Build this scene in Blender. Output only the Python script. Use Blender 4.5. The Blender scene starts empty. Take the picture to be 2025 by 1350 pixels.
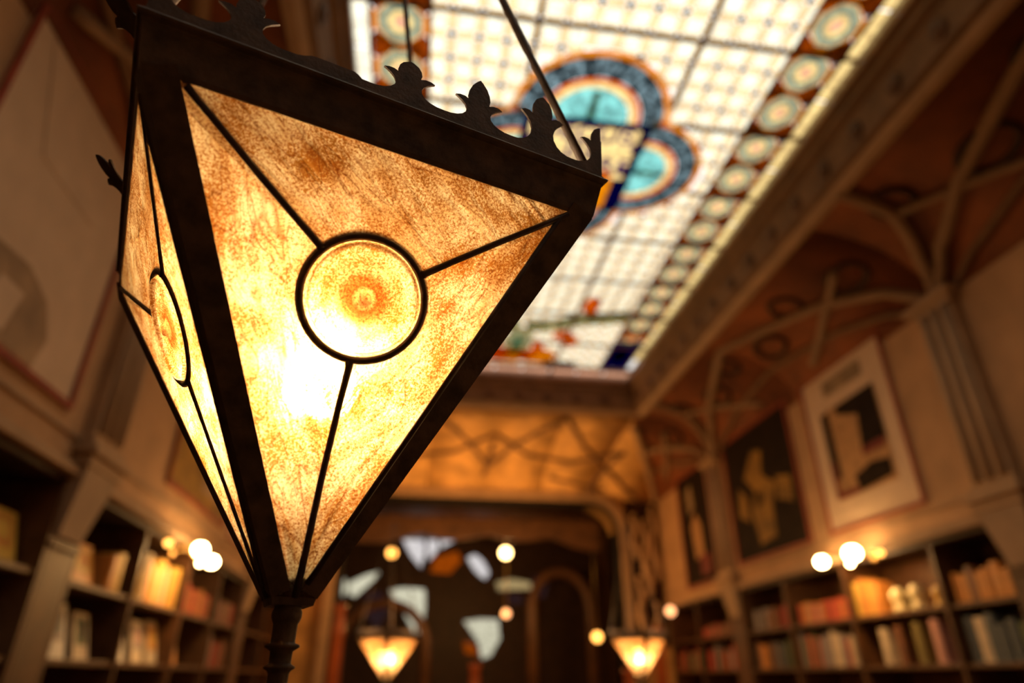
import bpy, bmesh, math, random
from math import pi, sin, cos, radians as RAD
from mathutils import Vector as V, Matrix
from mathutils.geometry import tessellate_polygon

# ------------------------------------------------------------------ camera, sky, exposure
scene = bpy.context.scene
COL = scene.collection
random.seed(7)
CZ = 1.5                                    # eye height above the gallery floor; everything below is laid out from eye level
FPX, CX, CY = 1283.0, 1012.5, 675.0
PITCH = math.atan2(665.0, FPX); YAW = math.atan2(204.5, math.hypot(FPX, 665.0))
cF = V((sin(YAW)*cos(PITCH), cos(YAW)*cos(PITCH), sin(PITCH)))
cR = V((cos(YAW), -sin(YAW), 0)); cU = cR.cross(cF)
cam_data = bpy.data.cameras.new('camera'); cam = bpy.data.objects.new('camera', cam_data); COL.objects.link(cam)
cam.matrix_world = Matrix(((cR.x, cU.x, -cF.x, 0), (cR.y, cU.y, -cF.y, 0), (cR.z, cU.z, -cF.z, CZ), (0, 0, 0, 1)))
cam_data.sensor_width = 36.0; cam_data.lens = FPX/2025*36.0
cam_data.clip_start = 0.02; cam_data.clip_end = 200
cam_data.dof.use_dof = True; cam_data.dof.focus_distance = 0.545; cam_data.dof.aperture_fstop = 2.3
cam_data.dof.aperture_blades = 0
scene.camera = cam

SKY = 1.9
w = bpy.data.worlds.new('overcast_sky'); scene.world = w; w.use_nodes = True
nt = w.node_tree; nt.nodes.clear()
wo = nt.nodes.new('ShaderNodeOutputWorld'); wb = nt.nodes.new('ShaderNodeBackground')
tc = nt.nodes.new('ShaderNodeTexCoord'); sx = nt.nodes.new('ShaderNodeSeparateXYZ')
mr = nt.nodes.new('ShaderNodeMapRange'); mr.inputs[1].default_value = 0; mr.inputs[2].default_value = 1
mr.inputs[3].default_value = 0.32*SKY; mr.inputs[4].default_value = 1.0*SKY      # overcast: dimmer horizon, brighter zenith
nt.links.new(tc.outputs['Generated'], sx.inputs[0]); nt.links.new(sx.outputs[2], mr.inputs[0])
nt.links.new(mr.outputs[0], wb.inputs[1]); wb.inputs[0].default_value = (1.0, 0.96, 0.90, 1)
nt.links.new(wb.outputs[0], wo.inputs[0])

vs = scene.view_settings
scene.display_settings.display_device = 'sRGB'
vs.view_transform = 'Standard'; vs.look = 'None'; vs.exposure = 0.0; vs.gamma = 1.0; vs.use_curve_mapping = False
cy = scene.cycles
cy.use_denoising = True; cy.max_bounces = 12; cy.transparent_max_bounces = 16; cy.transmission_bounces = 12
cy.caustics_reflective = False; cy.caustics_refractive = True; cy.sample_clamp_indirect = 6.0; cy.blur_glossy = 0.3

# daylight enters only by the skylight: a portal guides the sampling of the sky there
pl = bpy.data.lights.new('skylight_portal', 'AREA'); pl.shape = 'RECTANGLE'; pl.size = 3.5; pl.size_y = 9.6
po = bpy.data.objects.new('skylight_portal', pl); COL.objects.link(po)
po.location = (1.103, 3.6, 3.95+CZ); pl.cycles.is_portal = True

# ------------------------------------------------------------------ helpers
def tag(o, label=None, cat=None, group=None, kind=None):
    if label: o['label'] = label
    if cat: o['category'] = cat
    if group: o['group'] = group
    if kind: o['kind'] = kind
    return o
def link(name, me, mat=None, parent=None):
    o = bpy.data.objects.new(name, me); COL.objects.link(o)
    if mat is not None:
        for m in (mat if isinstance(mat, (list, tuple)) else [mat]): me.materials.append(m)
    if parent is not None: o.parent = parent
    return o
def obj(name, bm, mat=None, parent=None, smooth=False):
    me = bpy.data.meshes.new(name)
    bmesh.ops.recalc_face_normals(bm, faces=bm.faces[:])
    bm.to_mesh(me); bm.free()
    if smooth:
        for p in me.polygons: p.use_smooth = True
    return link(name, me, mat, parent)
def empty(name, loc=(0, 0, 0), rz=0):
    o = bpy.data.objects.new(name, None); COL.objects.link(o); o.location = loc; o.rotation_euler = (0, 0, rz)
    o.empty_display_size = .05
    return o
def NB(): return bmesh.new()
def face(bm, pts, mi=0):
    f = bm.faces.new([bm.verts.new(p) for p in pts]); f.material_index = mi; return f
def box(bm, a, b, mi=0, bev=0):
    x0, y0, z0 = a; x1, y1, z1 = b
    vs_ = [bm.verts.new(p) for p in ((x0,y0,z0),(x1,y0,z0),(x1,y1,z0),(x0,y1,z0),(x0,y0,z1),(x1,y0,z1),(x1,y1,z1),(x0,y1,z1))]
    fs = [bm.faces.new([vs_[i] for i in q]) for q in ((0,3,2,1),(4,5,6,7),(0,1,5,4),(1,2,6,5),(2,3,7,6),(3,0,4,7))]
    for f in fs: f.material_index = mi
    if bev:
        es = list({e for f in fs for e in f.edges})
        bmesh.ops.bevel(bm, geom=es, offset=bev, segments=1, affect='EDGES')
def hexa(bm, low, high, mi=0):
    """prism between two rings of equal count"""
    n = len(low); a = [bm.verts.new(p) for p in low]; b = [bm.verts.new(p) for p in high]
    fs = [bm.faces.new(a[::-1]), bm.faces.new(b)]
    for i in range(n): fs.append(bm.faces.new((a[i], a[(i+1) % n], b[(i+1) % n], b[i])))
    for f in fs: f.material_index = mi
    return fs
def tube(bm, pts, r, n=8, closed=False, mi=0, flat=None):
    pts = [V(p) for p in pts]; m = len(pts); rings = []
    up = None
    for i, p in enumerate(pts):
        if closed: t = (pts[(i+1) % m]-pts[(i-1) % m]).normalized()
        else: t = (pts[min(i+1, m-1)]-pts[max(i-1, 0)]).normalized()
        if up is None: up = V((0, 0, 1)) if abs(t.z) < .9 else V((1, 0, 0))
        a = t.cross(up).normalized(); b = a.cross(t).normalized(); up = b
        rr = r[i] if isinstance(r, (list, tuple)) else r
        rings.append([bm.verts.new(p+(a*cos(2*pi*k/n)+b*sin(2*pi*k/n))*rr) for k in range(n)])
    for i in range(m if closed else m-1):
        A, B = rings[i], rings[(i+1) % m]
        for k in range(n):
            f = bm.faces.new((A[k], A[(k+1) % n], B[(k+1) % n], B[k])); f.material_index = mi
    if not closed:
        bm.faces.new(rings[0][::-1]).material_index = mi; bm.faces.new(rings[-1]).material_index = mi
def lathe(bm, prof, n=24, org=(0, 0, 0), axis=None, mi=0):
    """prof: (radius, height); axis: optional 3x3 (u, v, w) frame"""
    org = V(org); u, v_, w_ = axis or (V((1,0,0)), V((0,1,0)), V((0,0,1)))
    rings = []
    for r, h in prof:
        if r < 1e-6: rings.append([bm.verts.new(org+w_*h)])
        else: rings.append([bm.verts.new(org+(u*cos(2*pi*k/n)+v_*sin(2*pi*k/n))*r+w_*h) for k in range(n)])
    for A, B in zip(rings, rings[1:]):
        for k in range(n):
            k2 = (k+1) % n
            if len(A) == 1 and len(B) == 1: continue
            if len(A) == 1: q = (A[0], B[k2], B[k])
            elif len(B) == 1: q = (A[k], A[k2], B[0])
            else: q = (A[k], A[k2], B[k2], B[k])
            bm.faces.new(q).material_index = mi
    if len(rings[0]) > 1: bm.faces.new(rings[0][::-1]).material_index = mi
    if len(rings[-1]) > 1: bm.faces.new(rings[-1]).material_index = mi
def copy_tree(o, parent=None):
    c = o.copy(); COL.objects.link(c)
    if parent is not None: c.parent = parent
    for ch in KIDS.get(o.name, list(o.children)): copy_tree(ch, c)
    return c
KIDS = {}
def ray(x, y): return (cF*FPX+cR*(x-CX)+cU*(CY-y))/FPX     # a measured pixel of the photograph as a direction, used to find real positions
def atX(x, y, X): v = ray(x, y); return v*(X/v.x)
def atY(x, y, Y): v = ray(x, y); return v*(Y/v.y)
def atZ(x, y, Z): v = ray(x, y); return v*(Z/v.z)

# ------------------------------------------------------------------ materials
MAT = {}
def mat(name, col, rough=.6, metal=0., var=.25, scale=8., bump=.1, bscale=None, emit=None, spec=.4, coords='Object', bd=.004):
    if name in MAT: return MAT[name]
    m = bpy.data.materials.new(name); m.use_nodes = True; t = m.node_tree; b = t.nodes['Principled BSDF']
    tcn = t.nodes.new('ShaderNodeTexCoord'); n = t.nodes.new('ShaderNodeTexNoise')
    n.inputs['Scale'].default_value = scale; n.inputs['Detail'].default_value = 5
    t.links.new(tcn.outputs[coords], n.inputs['Vector'])
    r = t.nodes.new('ShaderNodeValToRGB'); r.color_ramp.elements[0].position = .3; r.color_ramp.elements[1].position = .7
    r.color_ramp.elements[0].color = [c*(1-var) for c in col]+[1]; r.color_ramp.elements[1].color = [min(1, c*(1+var)) for c in col]+[1]
    t.links.new(n.outputs['Fac'], r.inputs[0]); t.links.new(r.outputs[0], b.inputs['Base Color'])
    b.inputs['Roughness'].default_value = rough; b.inputs['Metallic'].default_value = metal
    b.inputs['Specular IOR Level'].default_value = spec
    if bump:
        n2 = t.nodes.new('ShaderNodeTexNoise'); n2.inputs['Scale'].default_value = bscale or scale*4
        t.links.new(tcn.outputs[coords], n2.inputs['Vector'])
        bp = t.nodes.new('ShaderNodeBump'); bp.inputs['Strength'].default_value = bump; bp.inputs['Distance'].default_value = bd
        t.links.new(n2.outputs['Fac'], bp.inputs['Height']); t.links.new(bp.outputs[0], b.inputs['Normal'])
    if emit:
        b.inputs['Emission Color'].default_value = list(emit[:3])+[1]; b.inputs['Emission Strength'].default_value = emit[3]
    MAT[name] = m; return m
def stained(name, col, trans=.86, var=.12, scale=14):
    """leaded window glass: lets daylight straight through in its own colour and scatters a part of it"""
    if name in MAT: return MAT[name]
    m = bpy.data.materials.new(name); m.use_nodes = True; t = m.node_tree; t.nodes.clear()
    out = t.nodes.new('ShaderNodeOutputMaterial'); tp = t.nodes.new('ShaderNodeBsdfTransparent'); tl = t.nodes.new('ShaderNodeBsdfTranslucent')
    mx = t.nodes.new('ShaderNodeMixShader'); mx.inputs[0].default_value = trans
    g = t.nodes.new('ShaderNodeNewGeometry'); n = t.nodes.new('ShaderNodeTexNoise'); n.inputs['Scale'].default_value = scale
    t.links.new(g.outputs['Position'], n.inputs['Vector'])
    r = t.nodes.new('ShaderNodeValToRGB'); r.color_ramp.elements[0].position = .35; r.color_ramp.elements[1].position = .65
    r.color_ramp.elements[0].color = [max(0, c*(1-var)) for c in col]+[1]; r.color_ramp.elements[1].color = [min(1, c*(1+var*.5)) for c in col]+[1]
    t.links.new(n.outputs['Fac'], r.inputs[0])
    t.links.new(r.outputs[0], tp.inputs[0]); t.links.new(r.outputs[0], tl.inputs[0])
    t.links.new(tl.outputs[0], mx.inputs[1]); t.links.new(tp.outputs[0], mx.inputs[2]); t.links.new(mx.outputs[0], out.inputs[0])
    MAT[name] = m; return m

M_iron = mat('dark_iron', (.078, .050, .034), .58, .15, .5, 60, .5, 300, bd=.0006)
M_lead = mat('dark_lead', (.055, .036, .026), .42, .4, .35, 80, .4, 150, bd=.0006)
M_plaster = mat('warm_plaster', (.46, .265, .135), .8, 0, .16, 3, .06)
M_plaster2 = mat('grey_beige_plaster', (.40, .27, .17), .8, 0, .14, 4, .06)
M_vrib = mat('brown_vault_rib', (.27, .16, .09), .7, 0, .15, 5, .05)
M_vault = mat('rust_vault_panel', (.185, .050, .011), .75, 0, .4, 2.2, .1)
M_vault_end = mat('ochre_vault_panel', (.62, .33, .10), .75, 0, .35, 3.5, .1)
M_rib = mat('beige_moulding', (.40, .25, .14), .7, 0, .15, 5, .05)
M_cornice = mat('brown_cornice', (.17, .085, .038), .7, 0, .25, 5, .1)
M_darkwood = mat('dark_walnut', (.040, .017, .007), .5, 0, .4, 6, .08, spec=.2)
M_wood = mat('brown_oak', (.105, .042, .014), .5, 0, .35, 7, .08)
M_redline = mat('red_paint', (.27, .045, .018), .6, 0, .2, 6, 0)
M_floor = mat('floor_boards_finish', (.16, .07, .03), .4, 0, .3, 5, .05)
M_post = mat('red_lacquered_wood', (.45, .10, .025), .3, 0, .25, 5, .03)
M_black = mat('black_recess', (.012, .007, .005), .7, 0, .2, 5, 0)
M_brass = mat('aged_brass', (.45, .28, .10), .35, .8, .3, 20, .05)

def lantern_glass(name, along=(0, 0, 1), rondel=False, lines=.85, see=.64, rough=.2):
    m = bpy.data.materials.new(name); m.use_nodes = True; t = m.node_tree; t.nodes.clear(); L = t.links.new
    out = t.nodes.new('ShaderNodeOutputMaterial')
    tcn = t.nodes.new('ShaderNodeTexCoord')
    fine = t.nodes.new('ShaderNodeTexNoise'); fine.inputs['Scale'].default_value = 560; fine.inputs['Detail'].default_value = 4; fine.inputs['Roughness'].default_value = .7
    mid = t.nodes.new('ShaderNodeTexNoise'); mid.inputs['Scale'].default_value = 26; mid.inputs['Detail'].default_value = 5
    L(tcn.outputs['Object'], fine.inputs['Vector']); L(tcn.outputs['Object'], mid.inputs['Vector'])
    ad = t.nodes.new('ShaderNodeMath'); ad.operation = 'MULTIPLY_ADD'; ad.inputs[1].default_value = .62
    L(fine.outputs['Fac'], ad.inputs[0])
    md = t.nodes.new('ShaderNodeMath'); md.operation = 'MULTIPLY'; md.inputs[1].default_value = .38
    L(mid.outputs['Fac'], md.inputs[0]); L(md.outputs[0], ad.inputs[2])
    r = t.nodes.new('ShaderNodeValToRGB'); e = r.color_ramp.elements
    e[0].position = .43; e[0].color = (.42, .15, .018, 1); e[1].position = .58; e[1].color = (1.0, .71, .36, 1)
    L(ad.outputs[0], r.inputs[0])
    # hammered ripples run along the pane
    m0 = t.nodes.new('ShaderNodeMapping'); m0.inputs['Rotation'].default_value = V(along).normalized().rotation_difference(V((0, 0, 1))).to_euler()
    mp = t.nodes.new('ShaderNodeMapping'); mp.inputs['Scale'].default_value = (1, 1, .27)
    L(tcn.outputs['Object'], m0.inputs[0]); L(m0.outputs[0], mp.inputs[0])
    wv = t.nodes.new('ShaderNodeTexNoise'); wv.inputs['Scale'].default_value = 70; wv.inputs['Detail'].default_value = 2; wv.inputs['Distortion'].default_value = .8
    L(mp.outputs[0], wv.inputs['Vector'])
    bp = t.nodes.new('ShaderNodeBump'); bp.inputs['Strength'].default_value = .8; bp.inputs['Distance'].default_value = .006
    L(wv.outputs['Fac'], bp.inputs['Height'])
    bp2 = t.nodes.new('ShaderNodeBump'); bp2.inputs['Strength'].default_value = .25; bp2.inputs['Distance'].default_value = .002
    L(fine.outputs['Fac'], bp2.inputs['Height']); L(bp.outputs[0], bp2.inputs['Normal'])
    # thin streaks where the sheet is drawn thinner or thicker, or rings and a dark centre in the spun rondel
    r2 = t.nodes.new('ShaderNodeValToRGB'); q = r2.color_ramp; q.elements[0].position = .0; q.elements[0].color = (1, 1, 1, 1); q.elements[1].position = 1; q.elements[1].color = (1, 1, 1, 1)
    if not rondel:
        for p_, c_ in ((.30, (.80, .70, .58, 1)), (.40, (1, 1, 1, 1)), (.455, (1, 1, 1, 1)), (.475, (.50, .33, .20, 1)), (.495, (1, 1, 1, 1)), (.56, (1, 1, 1, 1)), (.575, (.70, .58, .45, 1)), (.59, (1, 1, 1, 1))):
            el = q.elements.new(p_); el.color = c_
        wl = t.nodes.new('ShaderNodeTexNoise'); wl.inputs['Scale'].default_value = 42; wl.inputs['Detail'].default_value = 1; wl.inputs['Distortion'].default_value = 1.4
        L(mp.outputs[0], wl.inputs['Vector']); L(wl.outputs['Fac'], r2.inputs[0])
    else:
        ln = t.nodes.new('ShaderNodeVectorMath'); ln.operation = 'LENGTH'; L(tcn.outputs['Object'], ln.inputs[0])
        mr_ = t.nodes.new('ShaderNodeMapRange'); mr_.inputs[2].default_value = .048; L(ln.outputs['Value'], mr_.inputs[0]); L(mr_.outputs[0], r2.inputs[0])
        q.elements[0].color = (.18, .045, .01, 1); q.elements[1].color = (.8, .7, .5, 1)
        for p_, c_ in ((.10, (.25, .08, .02, 1)), (.16, (.7, .45, .25, 1)), (.22, (.30, .11, .03, 1)), (.36, (.50, .24, .10, 1)), (.5, (.85, .68, .5, 1)), (.62, (.8, .62, .42, 1)), (.72, (1, .95, .85, 1)), (.86, (1, 1, .95, 1)), (.885, (.6, .4, .2, 1)), (.91, (1, 1, 1, 1))):
            el = q.elements.new(p_); el.color = c_
    if not rondel:
        r3 = t.nodes.new('ShaderNodeValToRGB'); r3.color_ramp.elements[0].position = .40; r3.color_ramp.elements[0].color = (.76, .58, .36, 1); r3.color_ramp.elements[1].position = .56; r3.color_ramp.elements[1].color = (1, 1, 1, 1)  # ripple shading painted into the colour, darker in the bump's hollows
        L(wv.outputs['Fac'], r3.inputs[0]); mc2 = t.nodes.new('ShaderNodeMix'); mc2.data_type = 'RGBA'; mc2.blend_type = 'MULTIPLY'; mc2.inputs[0].default_value = .8
        L(r.outputs[0], mc2.inputs[6]); L(r3.outputs[0], mc2.inputs[7]); r = type('o', (), {'outputs': [mc2.outputs[2]]})
    mc = t.nodes.new('ShaderNodeMix'); mc.data_type = 'RGBA'; mc.blend_type = 'MULTIPLY'; mc.inputs[0].default_value = lines if not rondel else 1.
    L(r.outputs[0], mc.inputs[6]); L(r2.outputs[0], mc.inputs[7]); r = type('o', (), {'outputs': [mc.outputs[2]]})
    tl = t.nodes.new('ShaderNodeBsdfTranslucent'); rf = t.nodes.new('ShaderNodeBsdfRefraction'); gl = t.nodes.new('ShaderNodeBsdfGlossy'); tp = t.nodes.new('ShaderNodeBsdfTransparent')
    rf.inputs['IOR'].default_value = 1.22; rf.inputs['Roughness'].default_value = rough
    gl.inputs['Roughness'].default_value = .12; gl.inputs[0].default_value = (.9, .85, .8, 1)
    for q in (tl, rf, tp): L(r.outputs[0], q.inputs[0])
    for q in (rf, gl): L(bp2.outputs[0], q.inputs['Normal'])
    L(bp2.outputs[0], tl.inputs['Normal'])
    m1 = t.nodes.new('ShaderNodeMixShader'); m1.inputs[0].default_value = .22 if rondel else 1-see; L(tl.outputs[0], m1.inputs[1]); L(rf.outputs[0], m1.inputs[2])
    m2 = t.nodes.new('ShaderNodeMixShader'); m2.inputs[0].default_value = .08; L(m1.outputs[0], m2.inputs[1]); L(tp.outputs[0], m2.inputs[2])
    m3 = t.nodes.new('ShaderNodeMixShader'); m3.inputs[0].default_value = .03; L(m2.outputs[0], m3.inputs[1]); L(gl.outputs[0], m3.inputs[2])
    L(m3.outputs[0], out.inputs[0])
    return m
GLASS = {}
M_rondel = lantern_glass('amber_bullseye_glass', (0, 0, 1), True)
M_inner = bpy.data.materials.new('clear_inner_glass'); M_inner.use_nodes = True
_t = M_inner.node_tree; _t.nodes.clear(); _o = _t.nodes.new('ShaderNodeOutputMaterial'); _p = _t.nodes.new('ShaderNodeBsdfTransparent')
_p.inputs[0].default_value = (.97, .95, .9, 1); _t.links.new(_p.outputs[0], _o.inputs[0])
BULB = 165.0
M_bulb = mat('lit_bulb', (1, .8, .5), .5, 0, 0, 5, 0, emit=(1.0, .82, .58, BULB))
M_bulb_far = mat('lit_bulb_warm', (1, .8, .5), .5, 0, 0, 5, 0, emit=(1.0, .62, .24, 60))
M_globe = mat('lit_globe', (1, .7, .3), .5, 0, 0, 5, 0, emit=(1.0, .42, .08, 5.5))
M_globe_hi = mat('lit_globe_bright', (1, .8, .5), .5, 0, 0, 5, 0, emit=(1.0, .62, .22, 16))
M_globe_lo = mat('lit_globe_dim', (1, .7, .3), .5, 0, 0, 5, 0, emit=(1.0, .42, .17, 3.4))

# ------------------------------------------------------------------ the room
XC = 1.103                                   # the room's long axis
XR, XL = 4.2, 2*XC-4.2
YE = 11.2                                    # end wall
ZS = 3.83                                    # skylight plane
SX0, SX1, SY0, SY1 = -.169*ZS, .745*ZS, -.9, 2.165*ZS
LEDGE = 1.05
PIL = [-.41, 4.14, 8.69]

# floor
fl = NB(); box(fl, (XL-.6, -1.6, -1.58), (XR+.6, 17, -1.52), 0)
floor = tag(obj('floor', fl, M_darkwood), kind='structure')
bm0 = NB(); box(bm0, (-.07, -1.55, -1.52), (.07, 3.0, -1.5), 0, .003)
plank_me = None
for i in range(int((XR-XL+1.1)/.145)):
    x = XL-.5+i*.145
    if plank_me is None:
        p = obj('plank', bm0, M_floor, floor); plank_me = p.data
    else: p = bpy.data.objects.new('plank', plank_me); COL.objects.link(p); p.parent = floor
    p.location = (x, 0, 0)
    for k in (1, 2, 3):
        q = bpy.data.objects.new('plank', plank_me); COL.objects.link(q); q.parent = floor; q.location = (x, 4.56*k-(i % 2)*.0, 0)

# side walls: plaster above the bookcases, recess behind them
def side(s):
    """s=+1 right wall, -1 left wall; returns mapping from distance-to-wall to x"""
    return (lambda d: XR+d) if s > 0 else (lambda d: XL-d)
def mbox(bm, s, d0, d1, y0, y1, z0, z1, mi=0, bev=0):
    X = side(s); a, b = sorted((X(d0), X(d1))); box(bm, (a, y0, z0), (b, y1, z1), mi, bev)
for s, nm in ((1, 'right'), (-1, 'left')):
    b = NB(); mbox(b, s, 0, .12, -1.6, YE+.3, LEDGE, 3.9)
    mbox(b, s, .5, .6, -1.6, YE+.3, -1.52, LEDGE)
    mbox(b, s, .12, .6, -1.6, YE+.3, LEDGE, LEDGE+.1)
    tag(obj('wall_'+nm, b, M_plaster), kind='structure')
    # ledge moulding over the bookcases and picture rail above the posters
    b = NB(); mbox(b, s, -.06, 0, -1.6, YE, LEDGE-.03, LEDGE+.015, 0, .006); mbox(b, s, -.035, 0, -1.6, YE, LEDGE+.015, LEDGE+.04, 0, .006)
    tag(obj('trim_1' if s > 0 else 'trim_2', b, M_rib), kind='structure')
    b = NB(); mbox(b, s, -.03, 0, -1.6, YE, 2.97, 3.02, 0, .006)
    tag(obj('trim_3' if s > 0 else 'trim_4', b, M_cornice), kind='structure')
    b = NB(); mbox(b, s, -.02, .0, -1.6, YE, 1.22, 1.245, 0, .004)
    tag(obj('trim_5' if s > 0 else 'trim_6', b, M_rib), kind='structure')

# back wall behind the camera
b = NB(); box(b, (XL-.6, -1.7, -1.52), (XR+.6, -1.6, 4.3)); tag(obj('wall_back', b, M_plaster2), kind='structure')

# pilasters (shaft with reeds, base moulding, corbel, pier down to the floor)
def pilaster(n, s, yc):
    root = empty('trim_%d' % n, (0, 0, 0)); tag(root, kind='structure')
    b = NB(); mbox(b, s, -.07, 0, yc-.19, yc+.19, 1.26, 2.72); obj('shaft', b, M_rib, root)
    for k in range(3):
        b = NB(); X = side(s); tube(b, [(X(-.075), yc-.12+.12*k, 1.30), (X(-.075), yc-.12+.12*k, 2.74)], .038, 8); obj('reed', b, M_plaster2, root, True)
    b = NB()
    for d, z0, z1, e in ((.10, 1.20, 1.26, .22), (.14, 1.15, 1.20, .25), (.11, 1.08, 1.15, .22)): mbox(b, s, -d, 0, yc-e, yc+e, z0, z1, 0, .008)
    obj('base_moulding', b, M_rib, root)
    b = NB(); X = side(s)
    lo = [(X(.3), yc-.14, .70), (X(-.02), yc-.14, .70), (X(-.02), yc+.14, .70), (X(.3), yc+.14, .70)]
    hi = [(X(.3), yc-.2, 1.08), (X(-.10), yc-.2, 1.08), (X(-.10), yc+.2, 1.08), (X(.3), yc+.2, 1.08)]
    hexa(b, lo, hi); obj('corbel', b, M_plaster2, root)
    b = NB(); mbox(b, s, .0, .5, yc-.16, yc+.16, -1.5, .70, 0, .01); mbox(b, s, -.02, .5, yc-.17, yc+.17, .64, .67, 0, .004); obj('pier', b, M_wood, root)
    b = NB()
    for d, z0, z1, e in ((.11, 2.70, 2.76, .22), (.15, 2.76, 2.82, .26)): mbox(b, s, -d, 0, yc-e, yc+e, z0, z1, 0, .008)
    obj('capital', b, M_rib, root)
n = 7
for s in (1, -1):
    for yc in PIL: pilaster(n, s, yc); n += 1

# vaulted cove from the walls up to the skylight cornice, with ribs
RX = 3.02                                    # x of the cornice ridge on the right side
def cove(s, y, t, off=0.):
    x = (RX+.05)+(XR-RX-.05)*cos(t); z = 2.80+.66*sin(t)
    nx, nz = -cos(t), -sin(t)
    x += nx*off; z += nz*off
    return V((x if s > 0 else 2*XC-x, y, z))
def cove_end(x, t, off=0.):
    y = 8.86+(YE-8.86)*cos(t); z = 2.72+.74*sin(t)
    return V((x, y-cos(t)*off, z-sin(t)*off))
ceil_root = tag(empty('ceiling'), kind='structure')
def sheet(P, Q, mat_, name, parent):
    """two offset grids closed into a shell"""
    b = NB(); A = [[b.verts.new(p) for p in row] for row in P]; B = [[b.verts.new(p) for p in row] for row in Q]
    for i in range(len(A)-1):
        for j in range(len(A[0])-1):
            b.faces.new((A[i][j], A[i+1][j], A[i+1][j+1], A[i][j+1])); b.faces.new((B[i][j], B[i][j+1], B[i+1][j+1], B[i+1][j]))
    for i in range(len(A)-1):
        for j in (0, -1): b.faces.new((A[i][j], A[i+1][j], B[i+1][j], B[i][j]))
    for j in range(len(A[0])-1):
        for i in (0, -1): b.faces.new((A[i][j], A[i][j+1], B[i][j+1], B[i][j]))
    return obj(name, b, mat_, parent, True)
for s in (1, -1):
    ys = [-1.6, 1.87, 4.14, 6.4, 8.69, YE+.2]
    for y0, y1 in zip(ys, ys[1:]):
        T = [k*pi/2/10 for k in range(11)]
        P = [[cove(s, y, t) for y in (y0, y1)] for t in T]; Q = [[cove(s, y, t, -.06) for y in (y0, y1)] for t in T]
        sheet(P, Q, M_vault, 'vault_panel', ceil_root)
    def rib(pts, r=.055, m_=M_vrib):
        path = []
        for (y0, t0), (y1, t1) in zip(pts, pts[1:]):
            for k in range(6):
                f = k/6; path.append(cove(s, y0+(y1-y0)*f, RAD(t0+(t1-t0)*f), .02))
        path.append(cove(s, pts[-1][0], RAD(pts[-1][1]), .02))
        b = NB(); tube(b, path, r, 8); obj('rib', b, m_, ceil_root, True)
    for yc in PIL+[PIL[-1]+4.55]:
        if yc < YE: rib([(yc, -1), (yc-.15, 30), (yc-.42, 58), (yc-.5, 88)], .062)
        for sg in (1, -1):
            for y1 in (2.28,):
                pts = [(yc, 0), (yc+sg*.35, 28), (yc+sg*.9, 48), (yc+sg*1.5, 60), (yc+sg*2.28, 74)]
                pts = [p for p in pts if -1.6 < p[0] < YE]
                if len(pts) > 1: rib(pts)
            # low wall arch
            pts = [(yc+sg*.2, 0), (yc+sg*.5, 14), (yc+sg*1.1, 27), (yc+sg*1.8, 34), (yc+sg*2.28, 37)]
            pts = [p for p in pts if -1.6 < p[0] < YE]
            if len(pts) > 1: rib(pts, .035, M_cornice)
            # horizontal rib into the bay
            pts = [(yc-.42*(1 if sg > 0 else -1), 58), (yc-sg*1.1, 40), (yc-sg*1.7, 20)]
            pts = [p for p in pts if -1.6 < p[0] < YE]
            if len(pts) > 1: rib(pts, .042)
    # dark tracery carved into the rust panels
    for yb in (-.41, 4.14, 8.69):
        for k in range(6):
            y = yb+.45+k*.72
            if y > YE-.3: continue
            t = 62 if k % 2 else 50
            c = [cove(s, y+.16*cos(a)*(1 if k % 2 else 1.4), RAD(t+9*sin(a)), .012) for a in [2*pi*i/14 for i in range(14)]]
            b = NB(); tube(b, c, .028, 6, True); obj('tracery', b, M_darkwood, ceil_root, True)

# end cove in ochre plaster with star ribs
xs = [XL, -.9, .1, XC, 2.1, 3.1, XR]
for x0, x1 in zip(xs, xs[1:]):
    T = [k*pi/2/10 for k in range(11)]
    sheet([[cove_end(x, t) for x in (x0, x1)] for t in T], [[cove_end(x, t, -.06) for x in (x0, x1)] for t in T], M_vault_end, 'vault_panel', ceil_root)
def rib_end(pts, r=.035, m_=None):
    path = []
    for (x0, t0), (x1, t1) in zip(pts, pts[1:]):
        for k in range(5): f = k/5; path.append(cove_end(x0+(x1-x0)*f, RAD(t0+(t1-t0)*f), .015))
    path.append(cove_end(pts[-1][0], RAD(pts[-1][1]), .015))
    b = NB(); tube(b, path, r, 8); obj('rib', b, m_ or M_cornice, ceil_root, True)
for q in ([(XC, 40), (.7, 62), (.1, 88)], [(XC, 40), (1.5, 62), (2.1, 88)], [(2.1, 88), (2.6, 62), (3.3, 35), (3.9, 5)], [(.1, 88), (-.4, 62), (-1.1, 35), (-1.7, 5)],
          [(XC, 70), (1.7, 52), (2.5, 46), (3.3, 58)], [(XC, 70), (.5, 52), (-.3, 46), (-1.1, 58)], [(3.3, 58), (3.0, 30), (2.9, 6)], [(2.2, 30), (2.7, 24), (3.2, 18)], [(XC, 62), (1.1, 45), (1.05, 30)]):
    rib_end(q)
# bright diagonal rib where the end cove meets the right and left coves
for s in (1, -1):
    path = []
    for k in range(15):
        t = RAD(k*6); a = cove(s, YE-(YE-8.86)*(1-cos(t)), t, .03); path.append(a)
    b = NB(); tube(b, path, .07, 8); obj('rib', b, M_rib, ceil_root, True)

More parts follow.
